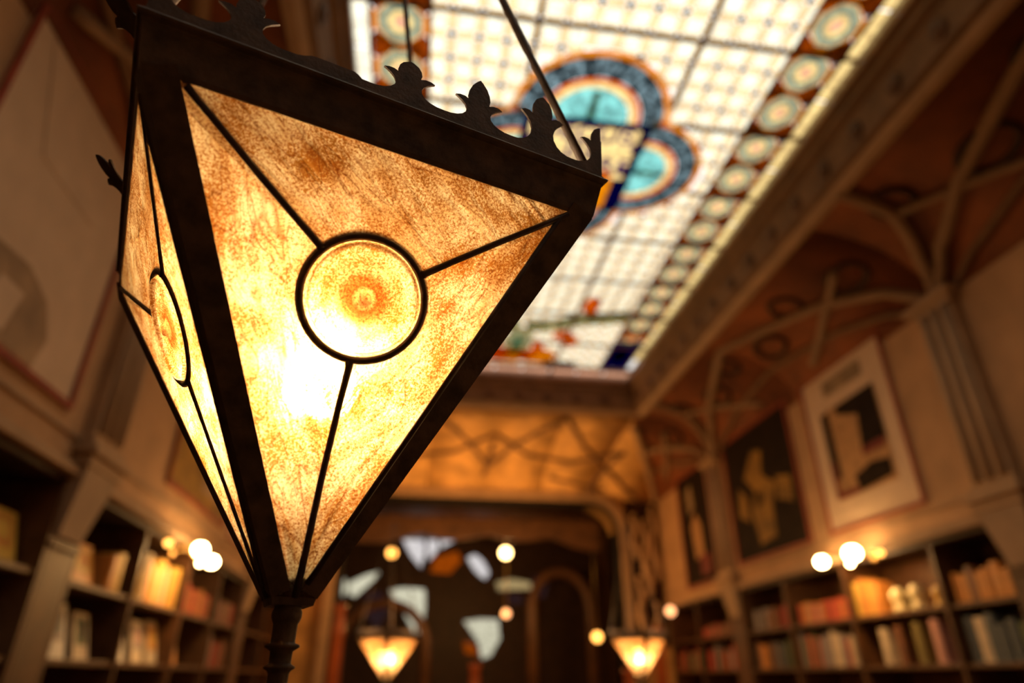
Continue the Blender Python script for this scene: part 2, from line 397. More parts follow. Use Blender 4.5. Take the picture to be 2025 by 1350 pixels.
# skylight cornice: sloping reveal from the glass down to the ridge, then the outer roll
corn = tag(empty('trim_20'), kind='structure')
def ring(o, z): return [V((SX0-o, SY0-o, z)), V((SX1+o, SY0-o, z)), V((SX1+o, SY1+o, z)), V((SX0-o, SY1+o, z))]
secs = [(0, ZS+.06), (0, ZS-.05), (.05, ZS-.08), (.05, ZS-.13), (.10, ZS-.17), (.155, ZS-.38), (.20, ZS-.40), (.25, ZS-.44), (.32, ZS-.43), (.34, ZS-.36), (.6, ZS-.30), (.6, ZS+.06)]
names = ['cornice_side', 'cornice_side', 'cornice_side', 'cornice_side']
for i in range(4):
    j = (i+1) % 4; b = NB()
    lo = [b.verts.new(ring(o, z)[i]) for o, z in secs]; hi = [b.verts.new(ring(o, z)[j]) for o, z in secs]
    for k in range(len(secs)-1):
        f = b.faces.new((lo[k], hi[k], hi[k+1], lo[k+1])); f.material_index = 1 if k in (6, 7, 8) else 0
    b.faces.new((lo[-1], hi[-1], hi[0], lo[0])).material_index = 0
    obj('cornice_side', b, [M_cornice, M_rib], corn)
# rosettes along the reveal
def rosette(c, nrm):
    b = NB(); nrm = nrm.normalized(); u = nrm.cross(V((0, 1, 0) if abs(nrm.y) < .5 else (1, 0, 0))).normalized(); v_ = nrm.cross(u)
    pr_ = [(.0, .03), (.025, .028), (.035, .012), (.05, .02), (.065, .014), (.075, 0), (0, -.004)]
    lathe(b, pr_, 10, c, (u, v_, nrm)); return obj('rosette', b, M_wood, corn, True)
for y in [.6+.42*k for k in range(19)]:
    rosette(V((SX1+.128, y, ZS-.275)), V((-1, 0, -.26))); rosette(V((SX0-.128, y, ZS-.275)), V((1, 0, -.26)))
for x in [SX0+.25+.42*k for k in range(8)]: rosette(V((x, SY1+.128, ZS-.275)), V((0, -1, -.26)))

# ------------------------------------------------------------------ the stained glass skylight
G_white = stained('cream_opal_glass', (1.0, .96, .86))
G_cream = stained('cream_strip_glass', (.93, .80, .60))
G_teal = stained('teal_glass', (.04, .20, .27))
G_cyan = stained('turquoise_glass', (.46, .76, .76), var=.25)
G_medblue = stained('muted_blue_glass', (.34, .46, .44), var=.3, scale=30)
G_gold = stained('gold_glass', (.78, .43, .04))
G_amber = stained('amber_glass', (.75, .30, .05))
G_navy = stained('navy_glass', (.02, .012, .16))
G_purp = stained('purple_glass', (.30, .18, .62))
G_red = stained('ruby_glass', (.22, .02, .02))
G_slate = stained('slate_blue_glass', (.34, .42, .46), var=.7, scale=26)
G_plum = stained('plum_glass', (.08, .05, .10))
G_sage = stained('sage_glass', (.60, .60, .48), var=.2, scale=20)
G_pink = stained('pink_glass', (.85, .62, .50))
G_peach = stained('peach_glass', (.95, .80, .52), var=.2, scale=20)
G_olive = stained('olive_glass', (.35, .26, .05))
sky = tag(empty('window_1', (0, 0, 0)), kind='structure')
U = ZS                                       # drawing unit: positions per metre of height
P_ = .049*U
def quad_prism(bm, x0, y0, x1, y1, z, th=.006, mi=0): box(bm, (x0, y0, z), (x1, y1, z+th), mi)
EX0, EX1, EY0, EY1 = .155*U, .422*U, .925*U, 1.195*U
lobes = [(.2885*U, .925*U, .158*U, (0, -1)), (.422*U, 1.06*U, .145*U, (1, 0)), (.155*U, 1.06*U, .145*U, (-1, 0)), (.2885*U, 1.195*U, .135*U, (0, 1))]
def in_emblem(x, y, m=0.):
    if EX0-m < x < EX1+m and EY0-m < y < EY1+m: return True
    return any(math.hypot(x-a, y-c) < r+m for a, c, r, _ in lobes)
FX0, FX1 = -.035*U, .612*U                   # plain field between the medallion borders
x_first = .002*U
cols = [x_first+P_*i for i in range(-1, 14)]
rows = [.768*U+P_*j for j in range(-19, 27)]
pane_me = spot_me = None; panes = []; spots = []; strips = NB(); leads = NB()
for i, xc in enumerate(cols):
    for j, yc in enumerate(rows):
        if not (SY0+.02 < yc < 2.06*U): continue
        a0, a1 = max(xc, FX0), min(xc+P_, FX1)
        if a1-a0 < .03: continue
        cx_, cy_ = xc+P_/2, yc+P_/2
        if not in_emblem(cx_, cy_, .01): panes.append((cx_, cy_))
        if FX0 < xc < FX1 and not in_emblem(xc, yc, .02): spots.append((xc, yc))
        g = P_*.17
        if not in_emblem(xc, cy_, 0): quad_prism(strips, max(FX0, xc-g), yc+g, min(FX1, xc+g), yc+P_-g, ZS)
        if not in_emblem(cx_, yc, 0): quad_prism(strips, max(FX0, xc+g), yc-g, min(FX1, xc+P_-g), yc+g, ZS)
        for (xx0, yy0, xx1, yy1) in ((xc-g-.0012, yc+g, xc-g+.0012, yc+P_-g), (xc+g-.0012, yc+g, xc+g+.0012, yc+P_-g), (xc+g, yc-g-.0012, xc+P_-g, yc-g+.0012), (xc+g, yc+g-.0012, xc+P_-g, yc+g+.0012)):
            if FX0 < xx0 and xx1 < FX1 and not in_emblem((xx0+xx1)/2, (yy0+yy1)/2, .0): quad_prism(leads, xx0, yy0, xx1, yy1, ZS-.0015, .0025)
panes.sort(key=lambda p: abs(p[1]-3.0)); spots.sort(key=lambda p: abs(p[1]-3.0))
hp = P_*.33
def shared(name, bmf, mats, parent, plist, z):
    me = None
    for (x, y) in plist:
        if me is None: o = obj(name, bmf, mats, parent); me = o.data
        else: o = bpy.data.objects.new(name, me); COL.objects.link(o); o.parent = parent
        o.location = (x, y, z)
b = NB(); box(b, (-hp, -hp, 0), (hp, hp, .006)); vis = [p for p in panes if 2.0 < p[1] < 2.06*U and FX0 < p[0]-hp and p[0]+hp < FX1]
keep = vis[:290]; shared('pane', b, G_white, sky, keep, ZS)
ks = set(keep); b = NB()
for p in panes:
    if p not in ks:
        quad_prism(b, max(FX0, p[0]-hp), p[1]-hp, min(FX1, p[0]+hp), p[1]+hp, ZS)
tag(obj('plain_panes', b, G_white, sky), kind='stuff')
b = NB(); d_ = P_*.17; hexa(b, [(-d_, 0, 0), (0, -d_, 0), (d_, 0, 0), (0, d_, 0)][::-1], [(-d_, 0, .008), (0, -d_, .008), (d_, 0, .008), (0, d_, .008)][::-1])
shared('diamond_pane', b, G_teal, sky, [p for p in spots if p[1] > 2.0][:250], ZS-.003)
tag(obj('strip_panes', strips, G_cream, sky), kind='stuff'); tag(obj('lead_lines', leads, M_lead, sky), kind='stuff')

# heavy glazing bars
def bar(x0, y0, x1, y1, z=ZS-.02, h=.024):
    b = NB(); box(b, (x0, y0, z), (x1, y1, z+h)); obj('glazing_bar', b, M_cornice, sky)
def clear_runs(vals):
    run = []; out = []
    for v, ok in vals:
        if ok: run.append(v)
        elif run: out.append((run[0], run[-1])); run = []
    if run: out.append((run[0], run[-1]))
    return [r_ for r_ in out if r_[1]-r_[0] > .04]
for xb in (x_first+P_*3, x_first+P_*9):
    vals = [(SY0+.03*k, not in_emblem(xb, SY0+.03*k, .02)) for k in range(int((SY1-SY0)/.03)+1)]
    for a, c in clear_runs(vals): bar(xb-.014, a, xb+.014, c)
for yb in [.719*U+P_*4*k for k in range(-4, 8)]:
    if not SY0 < yb < SY1-.1: continue
    vals = [(SX0+.03*k, not in_emblem(SX0+.03*k, yb, .02)) for k in range(int((SX1-SX0)/.03)+1)]
    for a, c in clear_runs(vals): bar(a, yb-.012, c, yb+.012)
for xb in (-.138*U, -.035*U, .612*U, .708*U): bar(xb-.011, SY0, xb+.011, SY1-.08*U, ZS-.02, .022)
bar(SX0, 2.075*U-.014, SX1, 2.075*U+.014, ZS-.02, .022)

# medallion borders
def oct_(r1, r2, c=.36):
    return [(-r1, -r2*c), (-r1*c, -r2), (r1*c, -r2), (r1, -r2*c), (r1, r2*c), (r1*c, r2), (-r1*c, r2), (-r1, r2*c)]
med_mats = [G_sage, G_medblue, G_peach, G_pink, G_gold]
def medallion_bm():
    b = NB(); rx, ry = .041*U, .0445*U
    lv = [(1.0, 4), (.93, 0), (.66, 1), (.52, 2), (.26, 3), (0, 3)]
    for k in range(len(lv)-1):
        a = lv[k][0]; c = lv[k+1][0]
        A = oct_(rx*a, ry*a); mi = lv[k][1]
        if c > 0:
            C_ = oct_(rx*c, ry*c)
            for i in range(8):
                j = (i+1) % 8
                hexa(b, [(A[i][0], A[i][1], 0), (A[j][0], A[j][1], 0), (C_[j][0], C_[j][1], 0), (C_[i][0], C_[i][1], 0)],
                     [(A[i][0], A[i][1], .006), (A[j][0], A[j][1], .006), (C_[j][0], C_[j][1], .006), (C_[i][0], C_[i][1], .006)], mi)
        else: hexa(b, [(x, y, 0) for x, y in A], [(x, y, .006) for x, y in A], mi)
    return b
mps = [(x, (.66+.098*k)*U) for x in (.660*U, -.0865*U) for k in range(-6, 13) if (.66+.098*k)*U > .1*U]
shared('medallion', medallion_bm(), med_mats, sky, mps, ZS)
b = NB(); bg = NB(); rubies = NB()
for x0, x1 in ((.614*U, .706*U), (-.136*U, -.037*U)):
    xm = (x0+x1)/2
    for k in range(-8, 13):
        y = (.66+.098*k)*U; yb = y+.049*U
        if y < SY0 or yb > 1.85*U: continue
        for sg in (-1, 1):
            xa = xm+sg*.041*U*.36; xe = x0+.004 if sg < 0 else x1-.004
            # four corner fillers around each junction: ruby beside amber
            hexa(rubies, [(xm, yb-.004*U, 0+ZS), (xa, yb-.006*U, ZS), (xm+sg*.041*U, yb-.03*U, ZS), (xe, yb-.02*U, ZS), (xe, yb+.02*U, ZS), (xm+sg*.041*U, yb+.03*U, ZS), (xa, yb+.006*U, ZS), (xm, yb+.004*U, ZS)],
                 [(xm, yb-.004*U, ZS+.006), (xa, yb-.006*U, ZS+.006), (xm+sg*.041*U, yb-.03*U, ZS+.006), (xe, yb-.02*U, ZS+.006), (xe, yb+.02*U, ZS+.006), (xm+sg*.041*U, yb+.03*U, ZS+.006), (xa, yb+.006*U, ZS+.006), (xm, yb+.004*U, ZS+.006)], 0 if True else 0)
            box(bg, (min(xm+sg*.0415*U, xe), y-.02*U, ZS), (max(xm+sg*.0415*U, xe), y+.02*U, ZS+.006))
tag(obj('ruby_fillers', rubies, stained('garnet_glass', (.34, .13, .022), var=.8, scale=16), sky), kind='stuff'); tag(obj('gold_fillers', bg, G_gold, sky), kind='stuff')
# plain outer strips, cut into panes
for k in range(-1, 22):
    y0 = .719*U+P_*2*(k-7)+.01; y1 = y0+P_*2-.02
    if y1 > 2.07*U or y0 < SY0: continue
    for x0, x1 in ((.712*U, SX1), (SX0, -.142*U)):
        b = NB(); box(b, (x0, y0, ZS), (x1, y1, ZS+.006)); obj('border_pane', b, G_peach if x0 > 0 else G_white, sky)
for k in range(9):
    x0 = SX0+.01+k*.388; b = NB(); box(b, (x0, 2.082*U, ZS), (min(SX1, x0+.368), SY1, ZS+.006)); obj('border_pane', b, G_pink, sky)
# corner squares
for x0, x1 in ((.614*U, .706*U), (-.136*U, -.037*U)):
    b = NB(); box(b, (x0, 1.86*U, ZS), (x1, 2.07*U, ZS+.006)); obj('corner_pane', b, G_navy, sky)
    b = NB(); hexa(b, [((x0+x1)/2+.03*U*cos(a), 1.965*U+.05*U*sin(a), ZS-.004) for a in [k*pi/4 for k in range(8)]], [((x0+x1)/2+.03*U*cos(a), 1.965*U+.05*U*sin(a), ZS-.001) for a in [k*pi/4 for k in range(8)]]); obj('corner_rosette', b, G_olive, sky)
    b = NB(); box(b, (x0, 1.80*U, ZS-.0), (x1, 1.85*U, ZS+.006)); obj('corner_pane', b, G_amber, sky)

# emblem: four half discs round an inscribed banner
def half(cx_, cy_, r, d):
    a0 = math.atan2(d[1], d[0])-pi/2
    def seg(r0, r1, f0, f1, m_, nm, n_=6, z=ZS):
        b = NB(); pin = []; pout = []
        for k in range(n_+1):
            a = a0+pi*(f0+(f1-f0)*k/n_); pin.append((cx_+r0*cos(a), cy_+r0*sin(a))); pout.append((cx_+r1*cos(a), cy_+r1*sin(a)))
        for k in range(n_):
            q = [pin[k], pout[k], pout[k+1], pin[k+1]] if r0 > 0 else [(cx_, cy_), pout[k], pout[k+1]]
            hexa(b, [(x, y, z) for x, y in q], [(x, y, z+.006) for x, y in q])
        return obj(nm, b, m_, sky)
    seg(.945*r, 1.03*r, 0, 1, G_gold, 'gold_rim', 20)
    N = 7
    for k in range(N):
        seg(.66*r, .94*r, k/N, (k+1)/N, G_plum, 'ring_pane', 5)
        a = a0+pi*(k+.5)/N; cx2, cy2 = cx_+.80*r*cos(a), cy_+.80*r*sin(a)
    for k in range(N):
        a = a0+pi*(k+.5)/N; q = []
        for t_ in range(12):
            aa = 2*pi*t_/12; rr = .15*r*(1+.12*cos(4*aa)); q.append((cx_+.80*r*cos(a)+rr*cos(aa), cy_+.80*r*sin(a)+rr*sin(aa)))
        EMB.append((cx_, cy_, r, a, q))
    seg(.59*r, .65*r, 0, 1, G_amber, 'amber_ring', 16)
    seg(.50*r, .585*r, 0, 1, G_peach, 'cream_ring', 16)
    seg(0, .495*r, 0, 1, G_cyan, 'turquoise_half_disc', 14)
    # golden figure in the middle of the half disc
    b = NB(); dx, dy = d; px_, py_ = -dy, dx
    hexa(b, [(cx_+px_*u*r+dx*v*r, cy_+py_*u*r+dy*v*r, ZS-.004) for u, v in ((-.05, .02), (.05, .02), (.035, .46), (-.035, .46))], [(cx_+px_*u*r+dx*v*r, cy_+py_*u*r+dy*v*r, ZS-.001) for u, v in ((-.05, .02), (.05, .02), (.035, .46), (-.035, .46))])
    obj('emblem_stem', b, G_olive, sky)
EMB = []
# flowers of the ring are set into cut openings: slate panes replace the plum where they lie
for cx_, cy_, r, d in lobes: half(cx_, cy_, r, d)
G_flower = bpy.data.materials.new('slate_flower_glass'); G_flower.use_nodes = True
_t = G_flower.node_tree; _t.nodes.clear(); _o = _t.nodes.new('ShaderNodeOutputMaterial'); _p = _t.nodes.new('ShaderNodeBsdfTranslucent'); _p.inputs[0].default_value = (.55, .8, .9, 1)
_t.links.new(_p.outputs[0], _o.inputs[0])
for o in [o for o in sky.children if o.name.startswith('ring_pane')]: o.data.materials[0] = G_slate
for cx_, cy_, r, a, q in EMB:                 # plum spandrels between the flowers
    b = NB()
    for f in (-.5,):
        aa = a+pi/7*f
        for r0, r1, wd in ((.66, .94, .018), (.66, .72, .09), (.88, .94, .09)):
            n1 = wd
            pts = [(cx_+rr*r*cos(aa+s_*n1), cy_+rr*r*sin(aa+s_*n1)) for rr, s_ in ((r0, -1), (r1, -1), (r1, 1), (r0, 1))]
            hexa(b, [(x, y, ZS-.005) for x, y in pts], [(x, y, ZS-.001) for x, y in pts])
    pts = [(cx_+(.80*r+.022*r*cos(t_))*cos(a)-.022*r*sin(t_)*sin(a)*2, cy_+(.80*r+.022*r*cos(t_))*sin(a)+.022*r*sin(t_)*cos(a)*2) for t_ in [k*pi/3 for k in range(6)]]
    hexa(b, [(x, y, ZS-.005) for x, y in pts], [(x, y, ZS-.001) for x, y in pts])
    obj('ring_spandrel', b, G_plum, sky)
# banner
m_ = .017*U
for x0, y0, x1, y1, g_ in ((EX0, EY0, EX1, EY0+m_, G_navy), (EX0, EY0+m_, EX0+m_, 1.10*U, G_navy), (EX1-m_, EY0+m_, EX1, 1.10*U, G_navy), (EX0+m_, EY0+m_, EX1-m_, 1.09*U, G_peach),
                           (EX0+m_, 1.09*U, EX1-m_-.02*U, EY1, G_gold), (EX0, 1.10*U, EX0+m_, EY1, G_navy), (EX1-m_-.02*U, 1.09*U, EX1, EY1, G_navy)):
    b = NB(); box(b, (x0, y0, ZS), (x1, y1, ZS+.006)); obj('banner_pane', b, g_, sky)
def text(name, body, size, loc, rot, m_, parent=None, th=.002, sx=1.):
    cu = bpy.data.curves.new(name, 'FONT'); cu.body = body; cu.size = size; cu.extrude = th; cu.align_x = 'CENTER'; cu.align_y = 'CENTER'
    cu.materials.append(m_); cu.offset = .003; o = bpy.data.objects.new(name, cu); COL.objects.link(o); o.location = loc; o.rotation_euler = rot; o.scale = (sx, 1, 1)
    if parent: o.parent = parent
    return o
for k, wd in enumerate(('DECUS', 'IN', 'LABORE')):
    text('inscription', wd, .058*U, (.2885*U, (.962+.043*k)*U, ZS-.008), (pi, 0, 0), G_purp, sky, .002, 1.15)
for x0, y0 in ((.36, 1.075), (.40, 1.06), (.20, 1.075), (.17, .99), (.41, .99)):
    b = NB(); hexa(b, [(x0*U+.03*U*cos(a)*.6, y0*U+.02*U*sin(a)*.7, ZS-.007) for a in [k*pi/3 for k in range(6)]], [(x0*U+.03*U*cos(a)*.6, y0*U+.02*U*sin(a)*.7, ZS-.003) for a in [k*pi/3 for k in range(6)]]); obj('banner_scroll', b, G_purp if x0 > .37 or x0 < .18 else G_amber, sky)

# scrolling ornament at the far end of the skylight
def blob_path(pts, wd, m_, nm, z=ZS-.006):
    for (x0, y0), (x1, y1) in zip(pts, pts[1:]):
        d = V((x1-x0, y1-y0)).normalized(); n_ = V((-d.y, d.x))*wd*U/2
        b = NB(); q = [(x0*U+n_.x, y0*U+n_.y), (x1*U+n_.x, y1*U+n_.y), (x1*U-n_.x, y1*U-n_.y), (x0*U-n_.x, y0*U-n_.y)]
        hexa(b, [(x, y, z) for x, y in q], [(x, y, z+.003) for x, y in q]); obj(nm, b, m_, sky)
def disc(x, y, rx, ry, m_, nm, z=ZS-.011):
    b = NB(); q = [(x*U+rx*U*cos(a), y*U+ry*U*sin(a)) for a in [k*pi/5 for k in range(10)]]
    hexa(b, [(a, c, z) for a, c in q], [(a, c, z+.003) for a, c in q]); obj(nm, b, m_, sky)
for mir in (1, -1):
    X = lambda x: .2885+mir*(x-.2885)
    blob_path([(X(.30), 1.80), (X(.38), 1.79), (X(.45), 1.74), (X(.53), 1.72), (X(.61), 1.70)], .07, stained('dull_sage_glass', (.50, .50, .36), var=.4, scale=9), 'scroll_pane')
    blob_path([(X(.30), 1.765), (X(.38), 1.755), (X(.45), 1.70), (X(.53), 1.685), (X(.61), 1.665)], .014, G_teal, 'scroll_pane')
    disc(X(.475), 1.64, .026, .05, G_amber, 'leaf_pane'); disc(X(.49), 1.69, .02, .02, G_amber, 'leaf_pane')
    disc(X(.43), 1.84, .035, .035, G_amber, 'leaf_pane'); disc(X(.46), 1.88, .028, .04, G_amber, 'leaf_pane')
    disc(X(.36), 1.93, .02, .05, G_amber, 'leaf_pane'); disc(X(.37), 2.0, .07, .06, G_gold, 'leaf_pane')
    blob_path([(X(.40), 2.052), (X(.52), 2.052)], .03, G_navy, 'scroll_pane')
disc(.2885, 1.91, .05, .11, G_sage, 'leaf_pane'); disc(.2885, 1.92, .02, .07, G_cyan, 'leaf_pane', ZS-.015); disc(.27, 2.0, .09, .06, G_gold, 'leaf_pane', ZS-.015)
SKYLIGHT = sky

# ------------------------------------------------------------------ end wall with its wide opening
OX0, OX1, OZ = XC-2.26, XC+2.26, 2.66
def opening(off=0., n_=7, r=.42):
    q = [(OX0-off, -1.5), (OX0-off, OZ-r)]
    for k in range(1, n_): a = pi-k*pi/2/n_; q.append((OX0+r+(r+off)*cos(a), OZ-r+(r+off)*sin(a)))
    q += [(OX0+r, OZ+off), (OX1-r, OZ+off)]
    for k in range(1, n_): a = pi/2-k*pi/2/n_; q.append((OX1-r+(r+off)*cos(a), OZ-r+(r+off)*sin(a)))
    q += [(OX1+off, OZ-r), (OX1+off, -1.5)]
    return q
def arch_band(o0, o1, y0, y1, m_, nm, parent=None, kind=None):
    A, B = opening(o0), opening(o1); b = NB()
    for (a, c), (a2, c2) in zip(zip(A, B), list(zip(A, B))[1:]):
        hexa(b, [(a[0], y0, a[1]), (c[0], y0, c[1]), (c2[0], y0, c2[1]), (a2[0], y0, a2[1])], [(a[0], y1, a[1]), (c[0], y1, c[1]), (c2[0], y1, c2[1]), (a2[0], y1, a2[1])])
    bmesh.ops.remove_doubles(b, verts=b.verts[:], dist=1e-5)
    o = obj(nm, b, m_, parent)
    if kind: tag(o, kind=kind)
    return o
b = NB(); A = opening(.0)
lo = []; n_ = len(A)
out = [(XL-.1, -1.5), (XL-.1, OZ-.42)]+[(XL-.1+(OX0-XL+.1)*0, OZ-.42+(.42)*k/7) for k in range(1, 7)]+[(OX0+.42, 3.4), (OX1-.42, 3.4)]+[(XR+.1, 3.4-(3.4-OZ+.42)*k/7) for k in range(1, 7)]+[(XR+.1, OZ-.42), (XR+.1, -1.5)]
for i in range(n_-1):
    hexa(b, [(A[i][0], YE, A[i][1]), (out[i][0], YE, out[i][1]), (out[i+1][0], YE, out[i+1][1]), (A[i+1][0], YE, A[i+1][1])],
         [(A[i][0], YE+.3, A[i][1]), (out[i][0], YE+.3, out[i][1]), (out[i+1][0], YE+.3, out[i+1][1]), (A[i+1][0], YE+.3, A[i+1][1])])
tag(obj('wall_end', b, M_vault_end), kind='structure')
arch_band(.10, .24, YE-.10, YE, M_rib, 'trim_21', None, 'structure')
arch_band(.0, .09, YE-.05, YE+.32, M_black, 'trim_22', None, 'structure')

# room beyond
YB = 16.2
b = NB(); box(b, (XL-.2, YE+.32, 3.0), (XR+.2, YB+.3, 3.08)); tag(obj('ceiling.001', b, M_wood), kind='structure')
b = NB(); box(b, (XL-.3, YE+.32, -1.52), (XL-.2, YB+.3, 3.0)); tag(obj('wall_left.001', b, M_wood), kind='structure')
b = NB(); box(b, (XR+.2, YE+.32, -1.52), (XR+.3, YB+.3, 3.0)); tag(obj('wall_right.001', b, M_wood), kind='structure')
# carved valance just inside the opening
b = NB(); N = 26
for k in range(N):
    x0 = OX0+(OX1-OX0)*k/N; x1 = OX0+(OX1-OX0)*(k+1)/N
    f = lambda x: 2.33-.10*abs(sin((x-OX0)*2.6))+.30*max(0, abs(x-XC)/2.26-.55)**1*-1.3
    hexa(b, [(x0, YE+.9, f(x0)), (x1, YE+.9, f(x1)), (x1, YE+.9, 2.62), (x0, YE+.9, 2.62)], [(x0, YE+1., f(x0)), (x1, YE+1., f(x1)), (x1, YE+1., 2.62), (x0, YE+1., 2.62)])
tag(obj('trim_23', b, M_wood), kind='structure')
# far wall as pierced dark screen: pane outlines measured, holes left as glass
panes_px = [
 ('pale', [(788, 1050), (838, 1050), (842, 1090), (832, 1124), (812, 1100)]), ('pale', [(842, 1050), (866, 1050), (868, 1085), (846, 1112)]), ('pale', [(870, 1050), (906, 1050), (900, 1070), (872, 1084)]),
 ('pale', [(922, 1102), (940, 1094), (957, 1108), (969, 1132), (958, 1147), (938, 1130)]),
 ('cream', [(768, 1166), (800, 1160), (841, 1164), (842, 1200), (836, 1250), (822, 1258), (798, 1215)]),
 ('cream', [(655, 1150), (682, 1142), (690, 1160), (680, 1180), (668, 1172)]), ('cream', [(688, 1152), (722, 1136), (750, 1128), (744, 1144), (704, 1180), (690, 1178)]),
 ('dimcream', [(980, 1150), (1010, 1143), (1050, 1150), (1050, 1166), (985, 1168)]), ('grey', [(1052, 1140), (1086, 1142), (1080, 1180), (1056, 1186)]),
 ('grey', [(1000, 1176), (1030, 1174), (1036, 1192), (1008, 1196)]),
 ('cream', [(916, 1228), (950, 1222), (986, 1224), (990, 1262), (972, 1296), (952, 1304), (944, 1270)]),
 ('amberw', [(860, 1100), (905, 1088), (914, 1108), (890, 1136), (850, 1132)]), ('grey', [(720, 1172), (756, 1168), (770, 1210), (744, 1248), (722, 1214)]), ('amberw', [(918, 1265), (940, 1275), (948, 1298), (918, 1292)])]
win = tag(empty('window_2'), kind='structure')
G_pale = stained('pale_clear_glass', (.96, .94, 1.0), .97); G_dimc = stained('dim_cream_glass', (.72, .62, .42)); G_grey = stained('smoky_violet_glass', (.17, .12, .13)); G_cr = stained('frosted_cream_glass', (.97, .96, .84), .97); G_amw = stained('amber_screen_glass', (.60, .25, .04))
b = NB()
# the screen itself: a grid of dark wooden cells minus those the panes occupy
def inpoly(x, z, q):
    c = False; n_ = len(q)
    for i in range(n_):
        x1, z1 = q[i]; x2, z2 = q[(i+1) % n_]
        if (z1 > z) != (z2 > z) and x < (x2-x1)*(z-z1)/(z2-z1)+x1: c = not c
    return c
polys = []
for kind_, q in panes_px:
    pts = [atY(x, y, YB) for x, y in q]; polys.append((kind_, [(p.x, p.z) for p in pts]))
cell = .045; x = XL-.2
while x < XR+.2:
    run0 = None; z = -1.52
    zz = []
    if any(min(p[0] for p in q)-.05 < x < max(p[0] for p in q)+.05 for _, q in polys):
        while z < 3.0:
            hole = any(inpoly(x+cell/2, z+cell/2, q) for _, q in polys)
            if not hole and run0 is None: run0 = z
            if hole and run0 is not None: box(b, (x, YB-.01, run0), (x+cell, YB+.06, z)); run0 = None
            z += cell
        if run0 is not None: box(b, (x, YB-.01, run0), (x+cell, YB+.06, 3.0))
    else: box(b, (x, YB-.01, -1.52), (x+cell, YB+.06, 3.0))
    x += cell
obj('pierced_screen', b, M_darkwood, win)
for kind_, q in polys:
    cx_ = sum(p[0] for p in q)/len(q); cz_ = sum(p[1] for p in q)/len(q)
    gm = {'pale': G_pale, 'cream': G_cr, 'dimcream': G_dimc, 'grey': G_grey, 'amberw': G_amw}[kind_]
    q2 = [(cx_+(a-cx_)*1.15, cz_+(c-cz_)*1.15) for a, c in q]
    b = NB(); hexa(b, [(a, YB+.065, c) for a, c in q2], [(a, YB+.072, c) for a, c in q2]); obj('pane', b, gm, win)
    b = NB(); tube(b, [(a, YB-.02, c) for a, c in q], .018, 6, True); obj('pane_frame', b, M_wood, win)

# carved arches and drapery silhouettes of the staircase hall
def carved_arch(cx_, y, z0, w_, h_, r, m_):
    b = NB(); tube(b, [(cx_-w_, y, -1.5), (cx_-w_, y, z0)]+[(cx_+w_*cos(pi-a), y, z0+h_*sin(a)) for a in [k*pi/14 for k in range(15)]]+[(cx_+w_, y, -1.5)], r, 8)
    return b
t1 = tag(obj('carved_arch', carved_arch(3.05, 14.2, 1.25, .62, .75, .11, M_wood), M_wood, None, True), 'carved brown wooden arch beyond the wide opening, right half', 'arch')
t2 = tag(obj('carved_arch', carved_arch(-.55, 14.4, .55, .85, .8, .10, M_wood), M_wood, None, True), 'carved brown wooden arch beyond the wide opening, over the cream window pieces', 'arch')

# ------------------------------------------------------------------ posters and panels on the walls
def picture(s, y0, y1, z0, z1, label, cat, mats_, art, mat_w=.12, line=M_redline):
    X = side(s); root = empty('framed_poster', (X(-.0), (y0+y1)/2, z0)); tag(root, label, cat, 'posters on the upper walls')
    off = V(root.location)
    def part(nm, d0, d1, a0, a1, c0, c1, m_):
        b = NB(); xa, xb = sorted((X(d0), X(d1))); box(b, (xa-off.x, a0-off.y, c0-off.z), (xb-off.x, a1-off.y, c1-off.z), 0, 0); return obj(nm, b, m_, root)
    part('backing', -.012, 0, y0, y1, z0, z1, mats_[0])
    w_ = .035
    for a0, a1, c0, c1 in ((y0, y1, z0, z0+w_), (y0, y1, z1-w_, z1), (y0, y0+w_, z0+w_, z1-w_), (y1-w_, y1, z0+w_, z1-w_)): part('frame_strip', -.03, -.012, a0, a1, c0, c1, line)
    for nm, a0, a1, c0, c1, m_, lift in art:
        W, H = y1-y0, z1-z0
        part(nm, -.012-lift-.004, -.012-lift+.003, y0+a0*W, y0+a1*W, z0+c0*H, z0+c1*H, m_)
    return root
P_mat = mat('poster_mat', (.62, .44, .30), .7, 0, .08, 5, 0); P_dark = mat('poster_black', (.02, .012, .008), .6, 0, .3, 5, 0, spec=.05)
P_sepia = mat('poster_sepia', (.42, .22, .09), .7, 0, .25, 9, 0); P_ochre = mat('poster_ochre', (.26, .13, .015), .7, 0, .5, 4, 0); P_dred = mat('poster_dark_red', (.16, .02, .012), .6, 0, .2, 5, 0)
P_grey = mat('poster_grey', (.27, .18, .10), .7, 0, .35, 6, 0)
def blobs(root, s, y0, y1, z0, z1, items):
    """flat printed shapes: (kind, list of (u, v) with u along the wall away from the viewer, v up)"""
    X = side(s); W, H = y1-y0, z1-z0; off = root.location
    for nm, m_, pts, lift in items:
        b = NB(); xa, xb = X(-.014-lift), X(-.017-lift)
        hexa(b, [(xa-off.x, y0+u*W-off.y, z0+v*H-off.z) for u, v in pts], [(xb-off.x, y0+u*W-off.y, z0+v*H-off.z) for u, v in pts])
        obj(nm, b, m_, root)
r1 = picture(1, 4.88, 6.27, 1.29, 2.97, 'cream poster with a sepia figure on black in a red frame, right wall nearest', 'poster', [P_mat], [('print', .17, .82, .17, .72, P_sepia, 0)])
